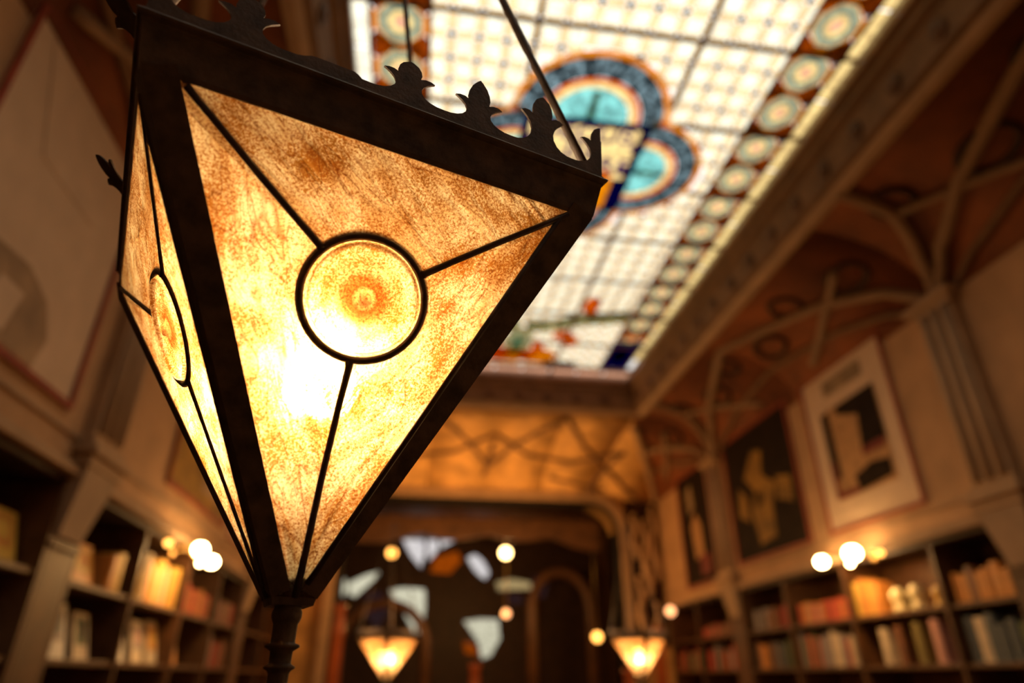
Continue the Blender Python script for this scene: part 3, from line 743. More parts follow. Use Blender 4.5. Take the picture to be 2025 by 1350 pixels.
blobs(r1, 1, 4.88, 6.27, 1.29, 2.97, [
    ('print_shape', P_dark, [(.18, .40), (.44, .38), (.40, .60), (.62, .66), (.62, .71), (.18, .72)], .004),
    ('print_shape', P_dark, [(.72, .30), (.81, .28), (.81, .70), (.72, .71)], .004),
    ('print_shape', P_dark, [(.2, .20), (.55, .18), (.58, .27), (.38, .31), (.2, .29)], .004),
    ('print_shape', P_dred, [(.77, .18), (.82, .18), (.82, .40), (.77, .40)], .008), ('print_shape', P_dred, [(.56, .175), (.78, .175), (.78, .21), (.56, .21)], .008),
    ('print_shape', P_dred, [(.2, .36), (.44, .36), (.44, .40), (.2, .41)], .008), ('caption', P_grey, [(.25, .80), (.72, .80), (.72, .90), (.25, .90)], 0)])
r2 = picture(1, 6.62, 8.36, 1.29, 2.93, 'dark poster with an ochre plant-like figure, right wall beside the cream one', 'poster', [P_dark], [])
blobs(r2, 1, 6.62, 8.36, 1.29, 2.93, [
    ('print_shape', P_ochre, [(.40, .12), (.62, .10), (.68, .35), (.60, .50), (.72, .62), (.55, .80), (.42, .76), (.46, .58), (.30, .48), (.38, .34)], .0),
    ('print_shape', P_ochre, [(.12, .30), (.30, .36), (.28, .52), (.10, .48)], .0), ('print_shape', P_ochre, [(.72, .28), (.88, .36), (.84, .58), (.74, .50)], .0),
    ('print_shape', P_dark, [(.50, .38), (.58, .36), (.58, .48), (.50, .47)], .004)])
r3 = picture(1, 8.98, 10.15, 1.20, 2.9, 'tall dark poster with a dull red patch, right wall farthest, beyond the second pilaster', 'poster', [P_dark], [])
blobs(r3, 1, 8.98, 10.15, 1.20, 2.9, [('print_shape', P_sepia, [(.35, .25), (.6, .22), (.66, .5), (.5, .62), (.36, .5)], 0), ('print_shape', P_dred, [(.2, .08), (.5, .08), (.5, .25), (.2, .24)], 0), ('print_shape', P_grey, [(.5, .66), (.7, .62), (.72, .85), (.55, .88)], 0)])
P_grey = mat('poster_faded_grey', (.36, .23, .13), .7, 0, .3, 6, 0)
r4 = picture(-1, 2.35, 3.72, 1.33, 2.97, 'large pale panel with a faded grey arch motif and red border, left wall', 'panel', [P_mat], [])
blobs(r4, -1, 2.35, 3.72, 1.33, 2.97, [('print_shape', P_grey, [(.0, .04), (.66, .03), (.70, .14), (.62, .24), (.46, .29), (.2, .27), (.0, .2)], 0),
    ('print_shape', P_mat, [(.30, .07), (.34, .20), (.48, .20), (.44, .06)], .004), ('print_shape', P_mat, [(.3, .60), (.72, .60), (.86, .94), (.12, .94)], 0)])
r5 = picture(-1, 5.35, 7.1, 1.36, 2.93, 'ochre poster with dark upright streaks in a red frame, left wall beyond the pilaster', 'poster', [P_ochre], [])
blobs(r5, -1, 5.35, 7.1, 1.36, 2.93, [('print_shape', P_dark, [(.30, .30), (.36, .28), (.38, .8), (.3, .8)], 0), ('print_shape', P_grey, [(.5, .1), (.9, .1), (.9, .8), (.56, .8)], 0)])
r6 = picture(-1, 7.35, 8.35, 1.3, 2.93, 'narrow ochre poster with a dark oval, left wall behind the lantern\'s lower tip', 'poster', [P_mat], [('print', .2, .8, .2, .75, P_dark, 0)])

# carved relief panel of draped figures close to the opening
rel = empty('carved_relief', (3.86, YE, .45)); tag(rel, 'carved plaster relief of draped standing figures between opening and right wall', 'relief')
b = NB(); box(b, (-.27, -.03, 0), (.31, 0, 2.35)); obj('back_panel', b, M_darkwood, rel)
M_relief = mat('relief_plaster', (.50, .30, .16), .7, 0, .3, 9, .15)
for x, z0, z1, r in ((-.14, 1.35, 2.05, .06), (.04, .75, 1.95, .065), (.20, 1.0, 2.2, .055), (-.12, .1, 1.0, .07), (.14, .08, .62, .05)):
    b = NB(); tube(b, [(x+.03*sin(k*1.3), -.07, z0+(z1-z0)*k/8) for k in range(9)], [r*(.6+.4*sin(pi*(k+.6)/9))*(1.15 if k < 4 else .85) for k in range(9)], 8); f = obj('draped_figure', b, M_relief, rel, True)
    b = NB(); bmesh.ops.create_icosphere(b, subdivisions=2, radius=r*.72, matrix=Matrix.Translation((x, -.08, z1+r*.5))); obj('head', b, M_relief, f, True)

# ------------------------------------------------------------------ bookcases
SH = [.52, .10, -.34, -.80]                  # shelf heights (top faces)
def bookcase(s, y0, y1, divs, label):
    X = side(s); root = empty('bookcase', (X(0), (y0+y1)/2, -1.5)); off = V(root.location)
    tag(root, label, 'bookcase', 'built-in bookcases under the ledge')
    def bx(nm, d0, d1, a0, a1, c0, c1, m_, bev=.004):
        b = NB(); xa, xb = sorted((X(d0), X(d1))); box(b, (xa-off.x, a0-off.y, c0-off.z), (xb-off.x, a1-off.y, c1-off.z), 0, bev); return obj(nm, b, m_, root)
    bx('back_board', .46, .48, y0, y1, -1.5, LEDGE-.04, M_wood)
    for z in SH: bx('shelf', .02, .46, y0, y1, z-.035, z, M_wood)
    bx('top_board', .0, .46, y0, y1, LEDGE-.07, LEDGE-.035, M_darkwood)
    for y in [y0+.015]+divs+[y1-.015]: bx('upright', .0, .46, y-.018, y+.018, -1.5, LEDGE-.07, M_wood)
    return root
BAYS = {}
bookcase(1, 4.30, 8.53, [5.02, 6.27, 7.42], 'long brown oak bookcase under the two nearer posters, right wall')
bookcase(1, 8.85, 11.15, [10.0], 'dark bookcase at the far right, beside the wide opening')
bookcase(-1, 4.30, 8.53, [5.30, 6.45, 7.5], 'brown oak bookcase beyond the left pilaster, with a lit upper shelf')
bookcase(-1, .2, 3.98, [1.4, 2.6], 'brown bookcase nearest on the left, under the pale panel')
bookcase(-1, 8.85, 11.15, [10.0], 'dark bookcase at the far left, behind the lantern finial')

BCOL = {'cream': (.70, .56, .38), 'brown': (.20, .075, .03), 'olive': (.22, .17, .05), 'grey': (.32, .26, .24), 'dark red': (.42, .05, .03), 'red': (.62, .10, .05), 'green': (.12, .15, .07),
        'black': (.03, .022, .02), 'blue': (.09, .11, .12), 'yellow': (.72, .44, .08), 'white': (.72, .66, .56), 'orange': (.68, .28, .06), 'pink': (.62, .32, .26)}
BM = {k: mat('book_'+k.replace(' ', '_'), v, .55, 0, .15, 12, 0) for k, v in BCOL.items()}
M_page = mat('book_pages', (.66, .54, .38), .8, 0, .1, 40, 0)
book_cache = {}
def book_mesh(th, dp, h, colr):
    key = (round(th, 2), round(dp, 2), round(h, 2), colr)
    if key in book_cache: return book_cache[key]
    th, dp, h = key[0], key[1], key[2]
    b = NB(); t_ = .004
    # spine faces -x (towards the room); rounded spine in plan
    sp = [(0, -th/2), (-.007, -th*.3), (-.009, 0), (-.007, th*.3), (0, th/2)]
    inn = [(0+t_, th/2-t_), (0+t_, -th/2+t_)]
    q = sp+inn
    hexa(b, [(x, y, 0) for x, y in q], [(x, y, h) for x, y in q])
    box(b, (0, -th/2, 0), (dp, -th/2+t_, h)); box(b, (0, th/2-t_, 0), (dp, th/2, h))
    for z in (.16, .8): box(b, (-.0105, -th*.32, h*z), (-.008, th*.32, h*z+.006))
    me = bpy.data.meshes.new('book'); bmesh.ops.recalc_face_normals(b, faces=b.faces[:]); b.to_mesh(me); b.free(); me.materials.append(BM[colr])
    b = NB(); box(b, (t_, -th/2+t_, .004), (dp-.004, th/2-t_, h-.005)); mp_ = bpy.data.meshes.new('page_block'); b.to_mesh(mp_); b.free(); mp_.materials.append(M_page)
    book_cache[key] = (me, mp_); return book_cache[key]
ORD = ['first', 'second', 'third', 'fourth', 'fifth', 'sixth', 'seventh', 'eighth', 'ninth', 'tenth', 'eleventh', 'twelfth', 'thirteenth', 'fourteenth', 'fifteenth', 'sixteenth', 'seventeenth', 'eighteenth', 'nineteenth', 'twentieth']
def add_book(s, y, z, th, h, colr, label, group, depth=.17, d=.06, lean=0.):
    me, mp_ = book_mesh(th, depth, h, colr); X = side(s)
    o = bpy.data.objects.new('book', me); COL.objects.link(o); o.location = (X(d), y, z+.001)
    o.rotation_euler = (lean if s > 0 else -lean, 0, 0 if s > 0 else pi)
    c = bpy.data.objects.new('page_block', mp_); COL.objects.link(c); c.parent = o
    tag(o, label, 'book', group); return o
def fill(s, z, y0, y1, palette, where, group, hmax=.30, thr=(.035, .07), gap=.0, stop=1., maxn=20):
    y = y0+.045; k = 0
    while k < maxn:
        th = round(random.uniform(*thr), 2)
        if y+th > y0+(y1-y0)*stop-.03: break
        h = round(random.uniform(hmax*.72, hmax), 2); colr = random.choice(palette)
        size = 'tall' if h > hmax*.86 else 'short'
        add_book(s, y+th/2, z, th, h, colr, '%s %s book, %s from near upright, %s' % (size, colr, ORD[k], where), group)
        y += th+.002+(random.random() < .25)*gap; k += 1

# right wall, long bookcase
warm = ['brown', 'orange', 'yellow', 'dark red', 'cream', 'brown']; dull = ['brown', 'black', 'dark red', 'grey', 'green', 'brown']
g1 = 'books in the long right bookcase'
for k, (colr, y, th, h) in enumerate((('cream', 5.95, .09, .30), ('brown', 5.74, .09, .31), ('olive', 5.50, .09, .32), ('pink', 5.28, .085, .33))):
    add_book(1, y, SH[1], th, h, colr, '%s upright volume standing apart, lower right shelf under the lamp' % {'cream': 'thick cream', 'brown': 'thick brown', 'olive': 'thick olive', 'pink': 'thick pinkish'}[colr], g1)
fill(1, SH[1], 6.27, 7.42, ['cream', 'grey', 'yellow', 'red', 'pink', 'green', 'dark red', 'blue'], 'lower right shelf, second compartment', g1, .33, (.05, .09), .03)
fill(1, SH[1], 7.42, 8.5, ['blue', 'orange', 'black', 'brown', 'green'], 'lower right shelf, third compartment', g1, .30, (.05, .08), .08)
fill(1, SH[1], 4.33, 5.02, ['grey', 'green', 'grey', 'cream', 'blue'], 'lower right shelf beside the pier', g1, .33, (.07, .11), .02)
fill(1, SH[0], 6.27, 7.42, ['red', 'orange', 'red', 'dark red', 'pink'], 'upper right shelf, second compartment', g1, .22, (.04, .07), .02, .9)
fill(1, SH[0], 7.42, 8.5, dull, 'upper right shelf, third compartment', g1, .24, (.05, .08), .05)
fill(1, SH[0], 4.33, 5.02, ['yellow', 'orange', 'orange', 'brown'], 'upper right shelf beside the pier', g1, .26, (.06, .09), .02)
fill(1, SH[0], 5.82, 6.27, ['orange', 'yellow', 'cream', 'orange'], 'upper right shelf under the lamp', g1, .34, (.05, .08), .0)
g2 = 'books in the far right bookcase'
fill(1, SH[1], 8.85, 10.0, dull, 'far right bookcase, lower shelf', g2, .3, (.06, .1), .04)
fill(1, SH[0], 8.85, 10.0, ['brown', 'dark red', 'brown'], 'far right bookcase, upper shelf', g2, .16, (.06, .09), .03)
fill(1, SH[1], 10.0, 11.1, ['grey', 'green', 'dark red', 'black'], 'far right lower shelf beside the opening', g2, .3, (.06, .1), .04)
# left wall
g3 = 'books in the left bookcase beyond the pilaster'
fill(-1, SH[0], 5.55, 6.45, ['orange', 'yellow', 'cream', 'orange', 'orange'], 'lit upper left shelf', g3, .34, (.05, .08), 0)
fill(-1, SH[0], 6.45, 7.5, ['red', 'orange', 'dark red', 'red'], 'upper left shelf, red compartment', g3, .26, (.05, .08), .02)
fill(-1, SH[0], 4.92, 5.3, ['yellow', 'brown', 'orange', 'brown'], 'upper left shelf by the pilaster', g3, .27, (.06, .1), .1, .9)
fill(-1, SH[1], 7.5, 8.5, dull, 'lower left shelf, far compartment', g3, .28, (.06, .09), .04)
fill(-1, SH[0], 7.5, 8.5, ['brown', 'dark red', 'black'], 'upper left shelf, far compartment', g3, .26, (.06, .09), .04)
g4 = 'books in the nearest left bookcase'
fill(-1, SH[0], 2.6, 3.54, ['orange', 'brown', 'yellow', 'brown'], 'nearest left upper shelf', g4, .26, (.06, .1), .0)
fill(-1, SH[1], 2.6, 3.35, ['cream', 'green', 'grey'], 'nearest left lower shelf', g4, .3, (.06, .1), .0)
# books shown face out on the lower left shelves
def face_out(y, w_, h, cols_, label, s=-1, z=SH[1], group='picture books standing face out on the lower left shelves'):
    X = side(s); root = empty('picture_book', (X(.10), y, z+.001)); tag(root, label, 'book', group); sg = 1 if s > 0 else -1
    b = NB(); hexa(b, [(0, -w_/2, 0), (sg*.03, -w_/2, 0), (sg*.03, w_/2, 0), (0, w_/2, 0)], [(sg*.07, -w_/2, h), (sg*.1, -w_/2, h), (sg*.1, w_/2, h), (sg*.07, w_/2, h)]); obj('cover', b, BM[cols_[0]], root)
    def sl(v): return sg*.07*v-sg*.003
    for nm, m_, u0, u1, v0, v1 in (('cover_picture', BM[cols_[1]], -.36, .36, .32, .88), ('cover_picture', BM[cols_[2]], -.12, .26, .45, .8)):
        lift = 0 if m_ is BM[cols_[1]] else sg*.002
        b = NB(); hexa(b, [(sl(v0)-lift, u0*w_, v0*h), (sl(v0)-lift, u1*w_, v0*h), (sl(v1)-lift, u1*w_, v1*h), (sl(v1)-lift, u0*w_, v1*h)], [(sl(v0)+sg*.003-lift*.5, u0*w_, v0*h), (sl(v0)+sg*.003-lift*.5, u1*w_, v0*h), (sl(v1)+sg*.003-lift*.5, u1*w_, v1*h), (sl(v1)+sg*.003-lift*.5, u0*w_, v1*h)])
        obj(nm, b, m_, root)
    b = NB(); box(b, (min(0, sg*.004)+sg*.031, -w_/2+.004, .004), (max(0, sg*.004)+sg*.036, w_/2-.004, h*.3)); obj('page_block', b, M_page, root)
face_out(3.74, .34, .34, ('white', 'green', 'grey'), 'large white picture book with a green cover picture, nearest left bookcase')
face_out(4.62, .26, .31, ('white', 'grey', 'blue'), 'pale picture book with a bluish picture, first beyond the left pilaster')
face_out(4.98, .22, .28, ('cream', 'green', 'black'), 'small cream picture book with a dark green picture, left lower shelf')
face_out(5.55, .28, .31, ('white', 'green', 'brown'), 'white picture book with a greenish top half, left lower shelf')
face_out(5.95, .22, .30, ('cream', 'grey', 'pink'), 'cream picture book with a mauve picture, left lower shelf')
face_out(6.28, .24, .32, ('cream', 'orange', 'yellow'), 'cream picture book with a golden picture, left lower shelf')
face_out(6.78, .26, .33, ('orange', 'cream', 'yellow'), 'orange picture book with a cream top, farthest face-out one on the left')
face_out(4.72, .3, .26, ('orange', 'yellow', 'orange'), 'ochre boxed book standing face out, upper left shelf beyond the pilaster', z=SH[0])
face_out(3.74, .34, .27, ('yellow', 'orange', 'yellow'), 'ochre book standing face out, upper shelf of the nearest left bookcase', z=SH[0], group='picture books standing face out on the lower left shelves')

# small vases on the lit shelves
def vase(p, h, label, m_):
    b = NB(); lathe(b, [(.35*h, 0), (.42*h, .05*h), (.3*h, .2*h), (.26*h, .45*h), (.38*h, .62*h), (.36*h, .8*h), (.2*h, .95*h), (.22*h, h), (.16*h, h), (.14*h, .9*h)], 14)
    o = obj('vase', b, m_, None, True); o.location = p; tag(o, label, 'vase', 'small vases on the lit shelves'); return o
M_vase = mat('cream_ceramic', (.85, .72, .40), .25, 0, .1, 6, 0)
vase((side(1)(.13), 5.46, SH[0]), .20, 'pale yellow round-topped vase on the lit right shelf, nearer of two', M_vase)
vase((side(1)(.13), 5.70, SH[0]), .20, 'pale yellow round-topped vase on the lit right shelf, farther of two', M_vase)
vase((side(1)(.13), 5.2, SH[0]), .16, 'small golden vase near the upright on the lit right shelf', mat('gold_ceramic', (.7, .42, .10), .3, 0, .1, 6, 0))
vase((side(-1)(.13), 5.44, SH[0]), .22, 'yellow two-lobed vase on the lit left shelf', mat('yellow_ceramic', (.75, .55, .10), .3, 0, .1, 6, 0))

# ------------------------------------------------------------------ lamps on the ledges
def ledge_lamp(s, yc, z, label, offs, power):
    X = side(s); root = empty('ledge_lamp', (X(-.004), yc, z)); tag(root, label, 'lamp', 'brass lamps on the ledges over the bookcases'); sg = -1 if s > 0 else 1
    b = NB(); lathe(b, [(.05, 0), (.05, .012), (.02, .02), (.0, .022)], 16, (0, 0, .0), (V((0, 1, 0)), V((0, 0, 1)), V((sg, 0, 0)))); obj('wall_plate', b, M_brass, root, True)
    for k, (dy, dz, r) in enumerate(offs):
        b = NB(); tube(b, [(0, 0, 0), (sg*.10, dy*.3, .05), (sg*.2, dy*.8, dz+.03), (sg*.22, dy, dz+.02+r*.8)], .008, 6); obj('arm', b, M_brass, root, True)
        b = NB(); bmesh.ops.create_icosphere(b, subdivisions=2, radius=r, matrix=Matrix.Translation((sg*.22, dy, dz))@Matrix.Diagonal((.8, 1.0, .75, 1))); sh = obj('bulb', b, M_globe if k == 2 else M_bulb_far, root, True)
        b = NB(); lathe(b, [(.012, r*.9), (.022, r*.8), (.024, r*.6), (.012, r*.55)], 12, (sg*.22, dy, dz)); obj('bulb_cap', b, M_brass, root, True)
    ld = bpy.data.lights.new('ledge_lamp_light', 'POINT'); ld.energy = power; ld.color = (1, .50, .16); ld.shadow_soft_size = .06
    lo = bpy.data.objects.new('ledge_lamp_light', ld); COL.objects.link(lo); lo.parent = root; lo.location = (sg*.25, 0, -.08)
ledge_lamp(1, 5.71, 1.0, 'three-bulb brass lamp on the ledge under the cream poster, right wall', [(0, .02, .085), (.5, .02, .068), (-.38, -.04, .034), (.06, -.06, .03)], 9)
ledge_lamp(-1, 5.85, .92, 'three-bulb brass lamp on the ledge beyond the left pilaster', [(0, .02, .07), (.38, -.02, .065), (-.75, -.06, .034), (.06, -.08, .025)], 9)
def globe(p, r, m_, label, ztop):
    root = empty('globe_lamp', p); tag(root, label, 'lamp', 'globe lamps beyond the wide opening')
    b = NB(); bmesh.ops.create_icosphere(b, subdivisions=3, radius=r); obj('globe', b, m_, root, True)
    b = NB(); lathe(b, [(r*.35, r*.9), (r*.5, r*.95), (r*.4, r*1.15), (.01, r*1.3)], 14); obj('cap', b, M_brass, root, True)
    b = NB(); tube(b, [(0, 0, r*1.2), (0, 0, ztop-p[2])], .008, 6); obj('rod', b, M_brass, root, True)
pt = atY(775, 1093, 13.0); globe(pt, .085, M_globe, 'orange globe lamp beyond the opening, just beside the pale window pieces', 3.0)
pt = atY(1000, 1093, 13.0); globe(pt, .10, M_globe_hi, 'bright globe lamp beyond the opening, the brightest of the globes', 3.0)
pt = atY(1001, 1213, 13.4); globe(pt, .07, M_globe_lo, 'dim peach globe lamp hanging below the brightest globe', 3.0)
pt = atY(1181, 1259, 12.6); globe(pt, .08, M_globe, 'orange globe lamp low beyond the opening, near its jamb', 3.0)
pt = atX(1327, 1208, 4.05)
root = empty('wall_lamp', (XR, pt.y, pt.z)); tag(root, 'small peach wall lamp on the ledge of the far right bookcase', 'lamp')
b = NB(); bmesh.ops.create_icosphere(b, subdivisions=2, radius=.07, matrix=Matrix.Translation((-.16, 0, 0))); obj('globe', b, M_globe_lo, root, True)
b = NB(); tube(b, [(0, 0, .06), (-.1, 0, .1), (-.16, 0, .07)], .008, 6); obj('arm', b, M_brass, root, True)

# ------------------------------------------------------------------ the big lantern
LZ = .366
c0 = atZ(285, 135, LZ); c1 = atZ(1163, 432, LZ); c3 = atZ(240, 588, LZ); c2 = c1+c3-c0
ctr = (c1+c3)/2
BOT = V((-.0950, .554, .0545))
def build_lantern(name, corners, bot, label, cat, group, bulb_mat, with_detail=True):
    base = V((bot.x, bot.y, bot.z))
    root = empty(name, base); tag(root, label, cat, group)
    Cn = [c-base for c in corners]; zt = Cn[0].z; mid = (Cn[0]+Cn[2])/2
    bs = .031
    ax = (Cn[1]-Cn[0]).normalized(); ay = (Cn[3]-Cn[0]).normalized()
    small = [(-ax-ay)*bs/2, (ax-ay)*bs/2, (ax+ay)*bs/2, (-ax+ay)*bs/2]
    def outward(o, z):
        """corners pushed outwards by o, at height zt+z"""
        res = []
        for i in range(4):
            p, q, r_ = Cn[i-1], Cn[i], Cn[(i+1) % 4]
            e1 = (q-p).normalized(); e2 = (r_-q).normalized()
            n1 = e1.cross(V((0, 0, 1))); n2 = e2.cross(V((0, 0, 1)))
            if n1.dot(q-mid) < 0: n1 = -n1
            if n2.dot(q-mid) < 0: n2 = -n2
            bis = (n1+n2).normalized(); res.append(q+bis*(o/bis.dot(n1))+V((0, 0, z)))
        return res
    prof = [(o, z*1.24) for o, z in [(-.003, .0), (.002, -.001), (.0035, .002), (.0095, .026), (.011, .0275), (.0108, .029), (.0135, .030), (.0145, .0315), (.0135, .033), (.0115, .0335), (.0115, .0355), (.0095, .036), (.004, .036), (.004, .0335), (-.003, .0335)]]
    ringsC = [outward(o, z) for o, z in prof]
    for i in range(4):
        j = (i+1) % 4; b = NB(); lo = [b.verts.new(r_[i]) for r_ in ringsC]; hi = [b.verts.new(r_[j]) for r_ in ringsC]; m_ = len(prof)
        for k in range(m_): b.faces.new((lo[k], hi[k], hi[(k+1) % m_], lo[(k+1) % m_]))
        b.faces.new(lo[::-1]); b.faces.new(hi)
        rail = obj('top_rail', b, M_iron, root)
        # pierced cresting on the rail
        A = outward(.010, .043)[i]; B = outward(.010, .043)[j]; d = B-A; Ln = d.length; d.normalize()
        nrm = d.cross(V((0, 0, 1))).normalized(); NP = 6; P = Ln/NP; H = .047; up = V((0, 0, 1))+(nrm if nrm.dot(A-mid) > 0 else -nrm)*.06
        lobe = [(-.5, .20), (-.40, .205), (-.31, .235), (-.235, .29), (-.185, .37), (-.175, .45), (-.20, .53), (-.25, .60), (-.31, .655), (-.35, .685), (-.29, .715), (-.215, .715), (-.17, .69), (-.15, .68),
                (-.165, .76), (-.15, .85), (-.11, .93), (-.04, .985), (.0, 1.0), (.04, .985), (.11, .93), (.15, .85), (.165, .76), (.15, .68), (.17, .69), (.215, .715), (.29, .715), (.35, .685), (.31, .655), (.25, .60), (.20, .53), (.175, .45), (.185, .37), (.235, .29), (.31, .235), (.40, .205)]
        top = []
        for c in range(NP+1):
            for (u, v) in lobe:
                uu = (c+u+(.38 if (i == 3 and c == 5) else 0))*P
                if i == 3 and c == 6: continue
                if -1e-6 <= uu <= Ln+1e-6:
                    if i == 0 and c == 2: v = min(v, .30 if abs(u) < .30 else .26)      # this lobe is worn away
                    if i == 0 and c == 4 and v > .7: v = .7+(v-.7)*1.75*(1-.2*abs(u)/.17)
                    if i == 0 and c == 5: v = .2+(v-.2)*1.55
                    if i == 0 and c == 6: v = .2+(v-.2)*1.30
                    top.append((uu, v*H, (1.0 if (i == 3 and c in (2, 5)) else (-.25 if i == 3 else 0.))*max(0., v-.25)*H))
        # remove back-tracking on the worn lobe
        if i == 0:
            t2_ = []
            for q in top:
                if 1.58*P < q[0] < 2.42*P:
                    if t2_ and q[0] <= t2_[-1][0]+1e-5: continue
                t2_.append(q)
            top = t2_
        top = [(0,)+top[0][1:]]+top+[(Ln,)+top[-1][1:]] if top[0][0] > 1e-5 else top
        b = NB(); th = nrm*.0009
        # triangulate the outline as a column per point against the base line to stay robust
        poly = [(0, -.002, 0), (Ln, -.002, 0)]+top[::-1]; nout = nrm if nrm.dot(A-mid) > 0 else -nrm
        pts2 = []
        for q in poly:
            if not pts2 or abs(q[0]-pts2[-1][0])+abs(q[1]-pts2[-1][1]) > 1e-6: pts2.append(q)
        va = [b.verts.new(A+d*u+up*v+nout*g_+th) for u, v, g_ in pts2]; vb = [b.verts.new(A+d*u+up*v+nout*g_-th) for u, v, g_ in pts2]
        for t3 in tessellate_polygon([[V((u, v, 0)) for u, v, g_ in pts2]]):
            b.faces.new([va[q] for q in t3]); b.faces.new([vb[q] for q in t3][::-1])
        for k in range(len(va)):
            k2 = (k+1) % len(va); b.faces.new((va[k], vb[k], vb[k2], va[k2]))
        obj('cresting', b, M_iron, rail)
    # glazed faces
    for i in range(4):
        j = (i+1) % 4; A, B = Cn[i], Cn[j]; a, b_ = small[i], small[j]
        n_ = (B-A).cross(a-A).normalized(); fc = (A+B+a+b_)/4
        if n_.dot(fc-V((mid.x/2, mid.y/2, zt*.6))) < 0: n_ = -n_
        mt = (A+B)/2; mb_ = (a+b_)/2; dn = (mb_-mt).normalized(); ex = (B-A).normalized(); ey = n_.cross(ex); ey = -ey if ey.dot(dn) > 0 else ey
        hgt = (mb_-mt).length
        rc = mt+dn*.0995 if hgt > .2 else mt+dn*hgt*.33
        rc = mt+dn*(.338*hgt)
        R = .0475
        def on(p, o=0.): return p+n_*o
        spokes = [A+ex*.0265+dn*.003, B-ex*.0215+dn*.003, mb_]
        ang = []
        for sp in spokes:
            v = sp-rc; ang.append(math.atan2(v.dot(ey), v.dot(ex)))
        def cpt(an, r=R): return rc+ex*cos(an)*r+ey*sin(an)*r
        def arc(a0, a1, n=14):
            d_ = (a1-a0+2*pi) % (2*pi)
            if d_ > pi*1.25: d_ -= 2*pi
            return [cpt(a0+d_*k/n) for k in range(n+1)]
        polys_ = [[A, B]+arc(ang[1], ang[0]), [B, b_, mb_]+arc(ang[2], ang[1]), [A]+arc(ang[0], ang[2])+[mb_, a]]
        if (i % 2, 0) not in GLASS:
            for k, (dv, see, rg) in enumerate(((ex*.74+dn*.58, .42, .09), (b_-B, .60, .18), (a-A, .66, .2))):
                GLASS[(i % 2, k)] = lantern_glass('amber_hammered_glass', dv, False, .85, see, rg)
        for kz, pz in enumerate(polys_):
            gm = GLASS[(i % 2, kz)]
            b = NB(); o_ = .0; vi = [b.verts.new(on(p, -.0015)) for p in pz]; vo = [b.verts.new(on(p, .0015)) for p in pz]
            f = b.faces.new(vo); f.material_index = 0; f2 = b.faces.new(vi[::-1]); f2.material_index = 1
            for k in range(len(pz)):
                k2 = (k+1) % len(pz); b.faces.new((vi[k], vi[k2], vo[k2], vo[k])).material_index = 1
            g = obj('glass_pane', b, [gm, M_inner], root)
        # bull's-eye rondel: ridged rings and a pontil knob
        b = NB(); N = 40; rr = [k*R/22 for k in range(23)]; ringsO = []; ringsI = []
        for r_ in rr:
            h = .0016+.0045*math.exp(-(r_/.010)**2)+.0007*sin(r_*1500)*(1 if r_ > .012 else .3)+(.0035*math.exp(-((r_-.043)/.0018)**2))
            if r_ < 1e-6: ringsO.append([b.verts.new(on(rc, .011))]); ringsI.append([b.verts.new(on(rc, -.0015))])
            else:
                if r_ < .005: h += .003
                ringsO.append([b.verts.new(on(rc+ex*cos(2*pi*k/N)*r_+ey*sin(2*pi*k/N)*r_, h)) for k in range(N)])
                ringsI.append([b.verts.new(on(rc+ex*cos(2*pi*k/N)*r_+ey*sin(2*pi*k/N)*r_, -.0015)) for k in range(N)])
        for RS, mi in ((ringsO, 0), (ringsI, 1)):
            for q0, q1 in zip(RS, RS[1:]):
                for k in range(N):
                    k2 = (k+1) % N
                    f = b.faces.new((q0[0], q1[k], q1[k2])) if len(q0) == 1 else b.faces.new((q0[k], q1[k], q1[k2], q0[k2])); f.material_index = mi
        for k in range(N): b.faces.new((ringsO[-1][k], ringsI[-1][k], ringsI[-1][(k+1) % N], ringsO[-1][(k+1) % N])).material_index = 1
        bmesh.ops.translate(b, vec=-rc, verts=b.verts[:]); ro = obj('rondel', b, [M_rondel, M_inner], root, True); ro.location = rc
        b = NB(); tube(b, [cpt(2*pi*k/48, R+.0005)+n_*.001 for k in range(48)], .0031, 10, True); obj('ring_came', b, M_lead, root, True)
        for q, an in zip(spokes, ang):
            b = NB(); s0 = cpt(an, R+.001); mid_ = [s0+(q-s0)*f for f in (0, .03, .2, .5, .8, 1)]
            wob = ex*.0006
            pts = [p+n_*.001+wob*sin(k*1.7) for k, p in enumerate(mid_)]
            tube(b, pts, [.0042, .003, .0027, .0027, .0027, .003], 8); obj('came', b, M_lead, root, True)
        # edge beads beside the corner bars
        for P0, P1, sg in ((B, b_, -1),):
            e = (P1-P0).normalized(); inn = e.cross(n_); inn = inn if inn.dot(fc-P0) > 0 else -inn
            off = inn*.0222
            b = NB(); tube(b, [P0+off+e*.018+n_*.0015, P0+off*.55+e*((P1-P0).length*.985)+n_*.0015], .0026, 6); obj('edge_came', b, M_lead, root, True)
    # corner bars: angle iron, flanges on both faces
    for i in range(4):
        P0, P1 = Cn[i], small[i]; e = (P1-P0).normalized(); b = NB()
        fl = []
        for nb_, sb in ((Cn[i-1], small[i-1]), (Cn[(i+1) % 4], small[(i+1) % 4])):
            fn = e.cross(nb_-P0).normalized(); cc = (P0+P1+nb_+sb)/4
            if fn.dot(cc-V((mid.x/2, mid.y/2, zt*.6))) < 0: fn = -fn
            inn = fn.cross(e); inn = inn if inn.dot(nb_-P0) > 0 else -inn
            fl.append((fn, inn))
        W = .0205
        (n1, i1), (n2, i2) = fl
        bis = (n1+n2).normalized(); T = .0028
        outc = bis*(T/bis.dot(n1))
        sec = [i1*W-n1*.0, i1*W+n1*T, outc, i2*W+n2*T, i2*W-n2*.0, V((0, 0, 0))]
        S0 = [P0+e*-.001+q for q in sec]; S1 = []
        for q in sec: S1.append(P1+q*.62)
        hexa(b, S0, S1); obj('corner_bar', b, M_iron, root)
    # bottom cap under the bars
    b = NB(); k_ = .0175+.0035
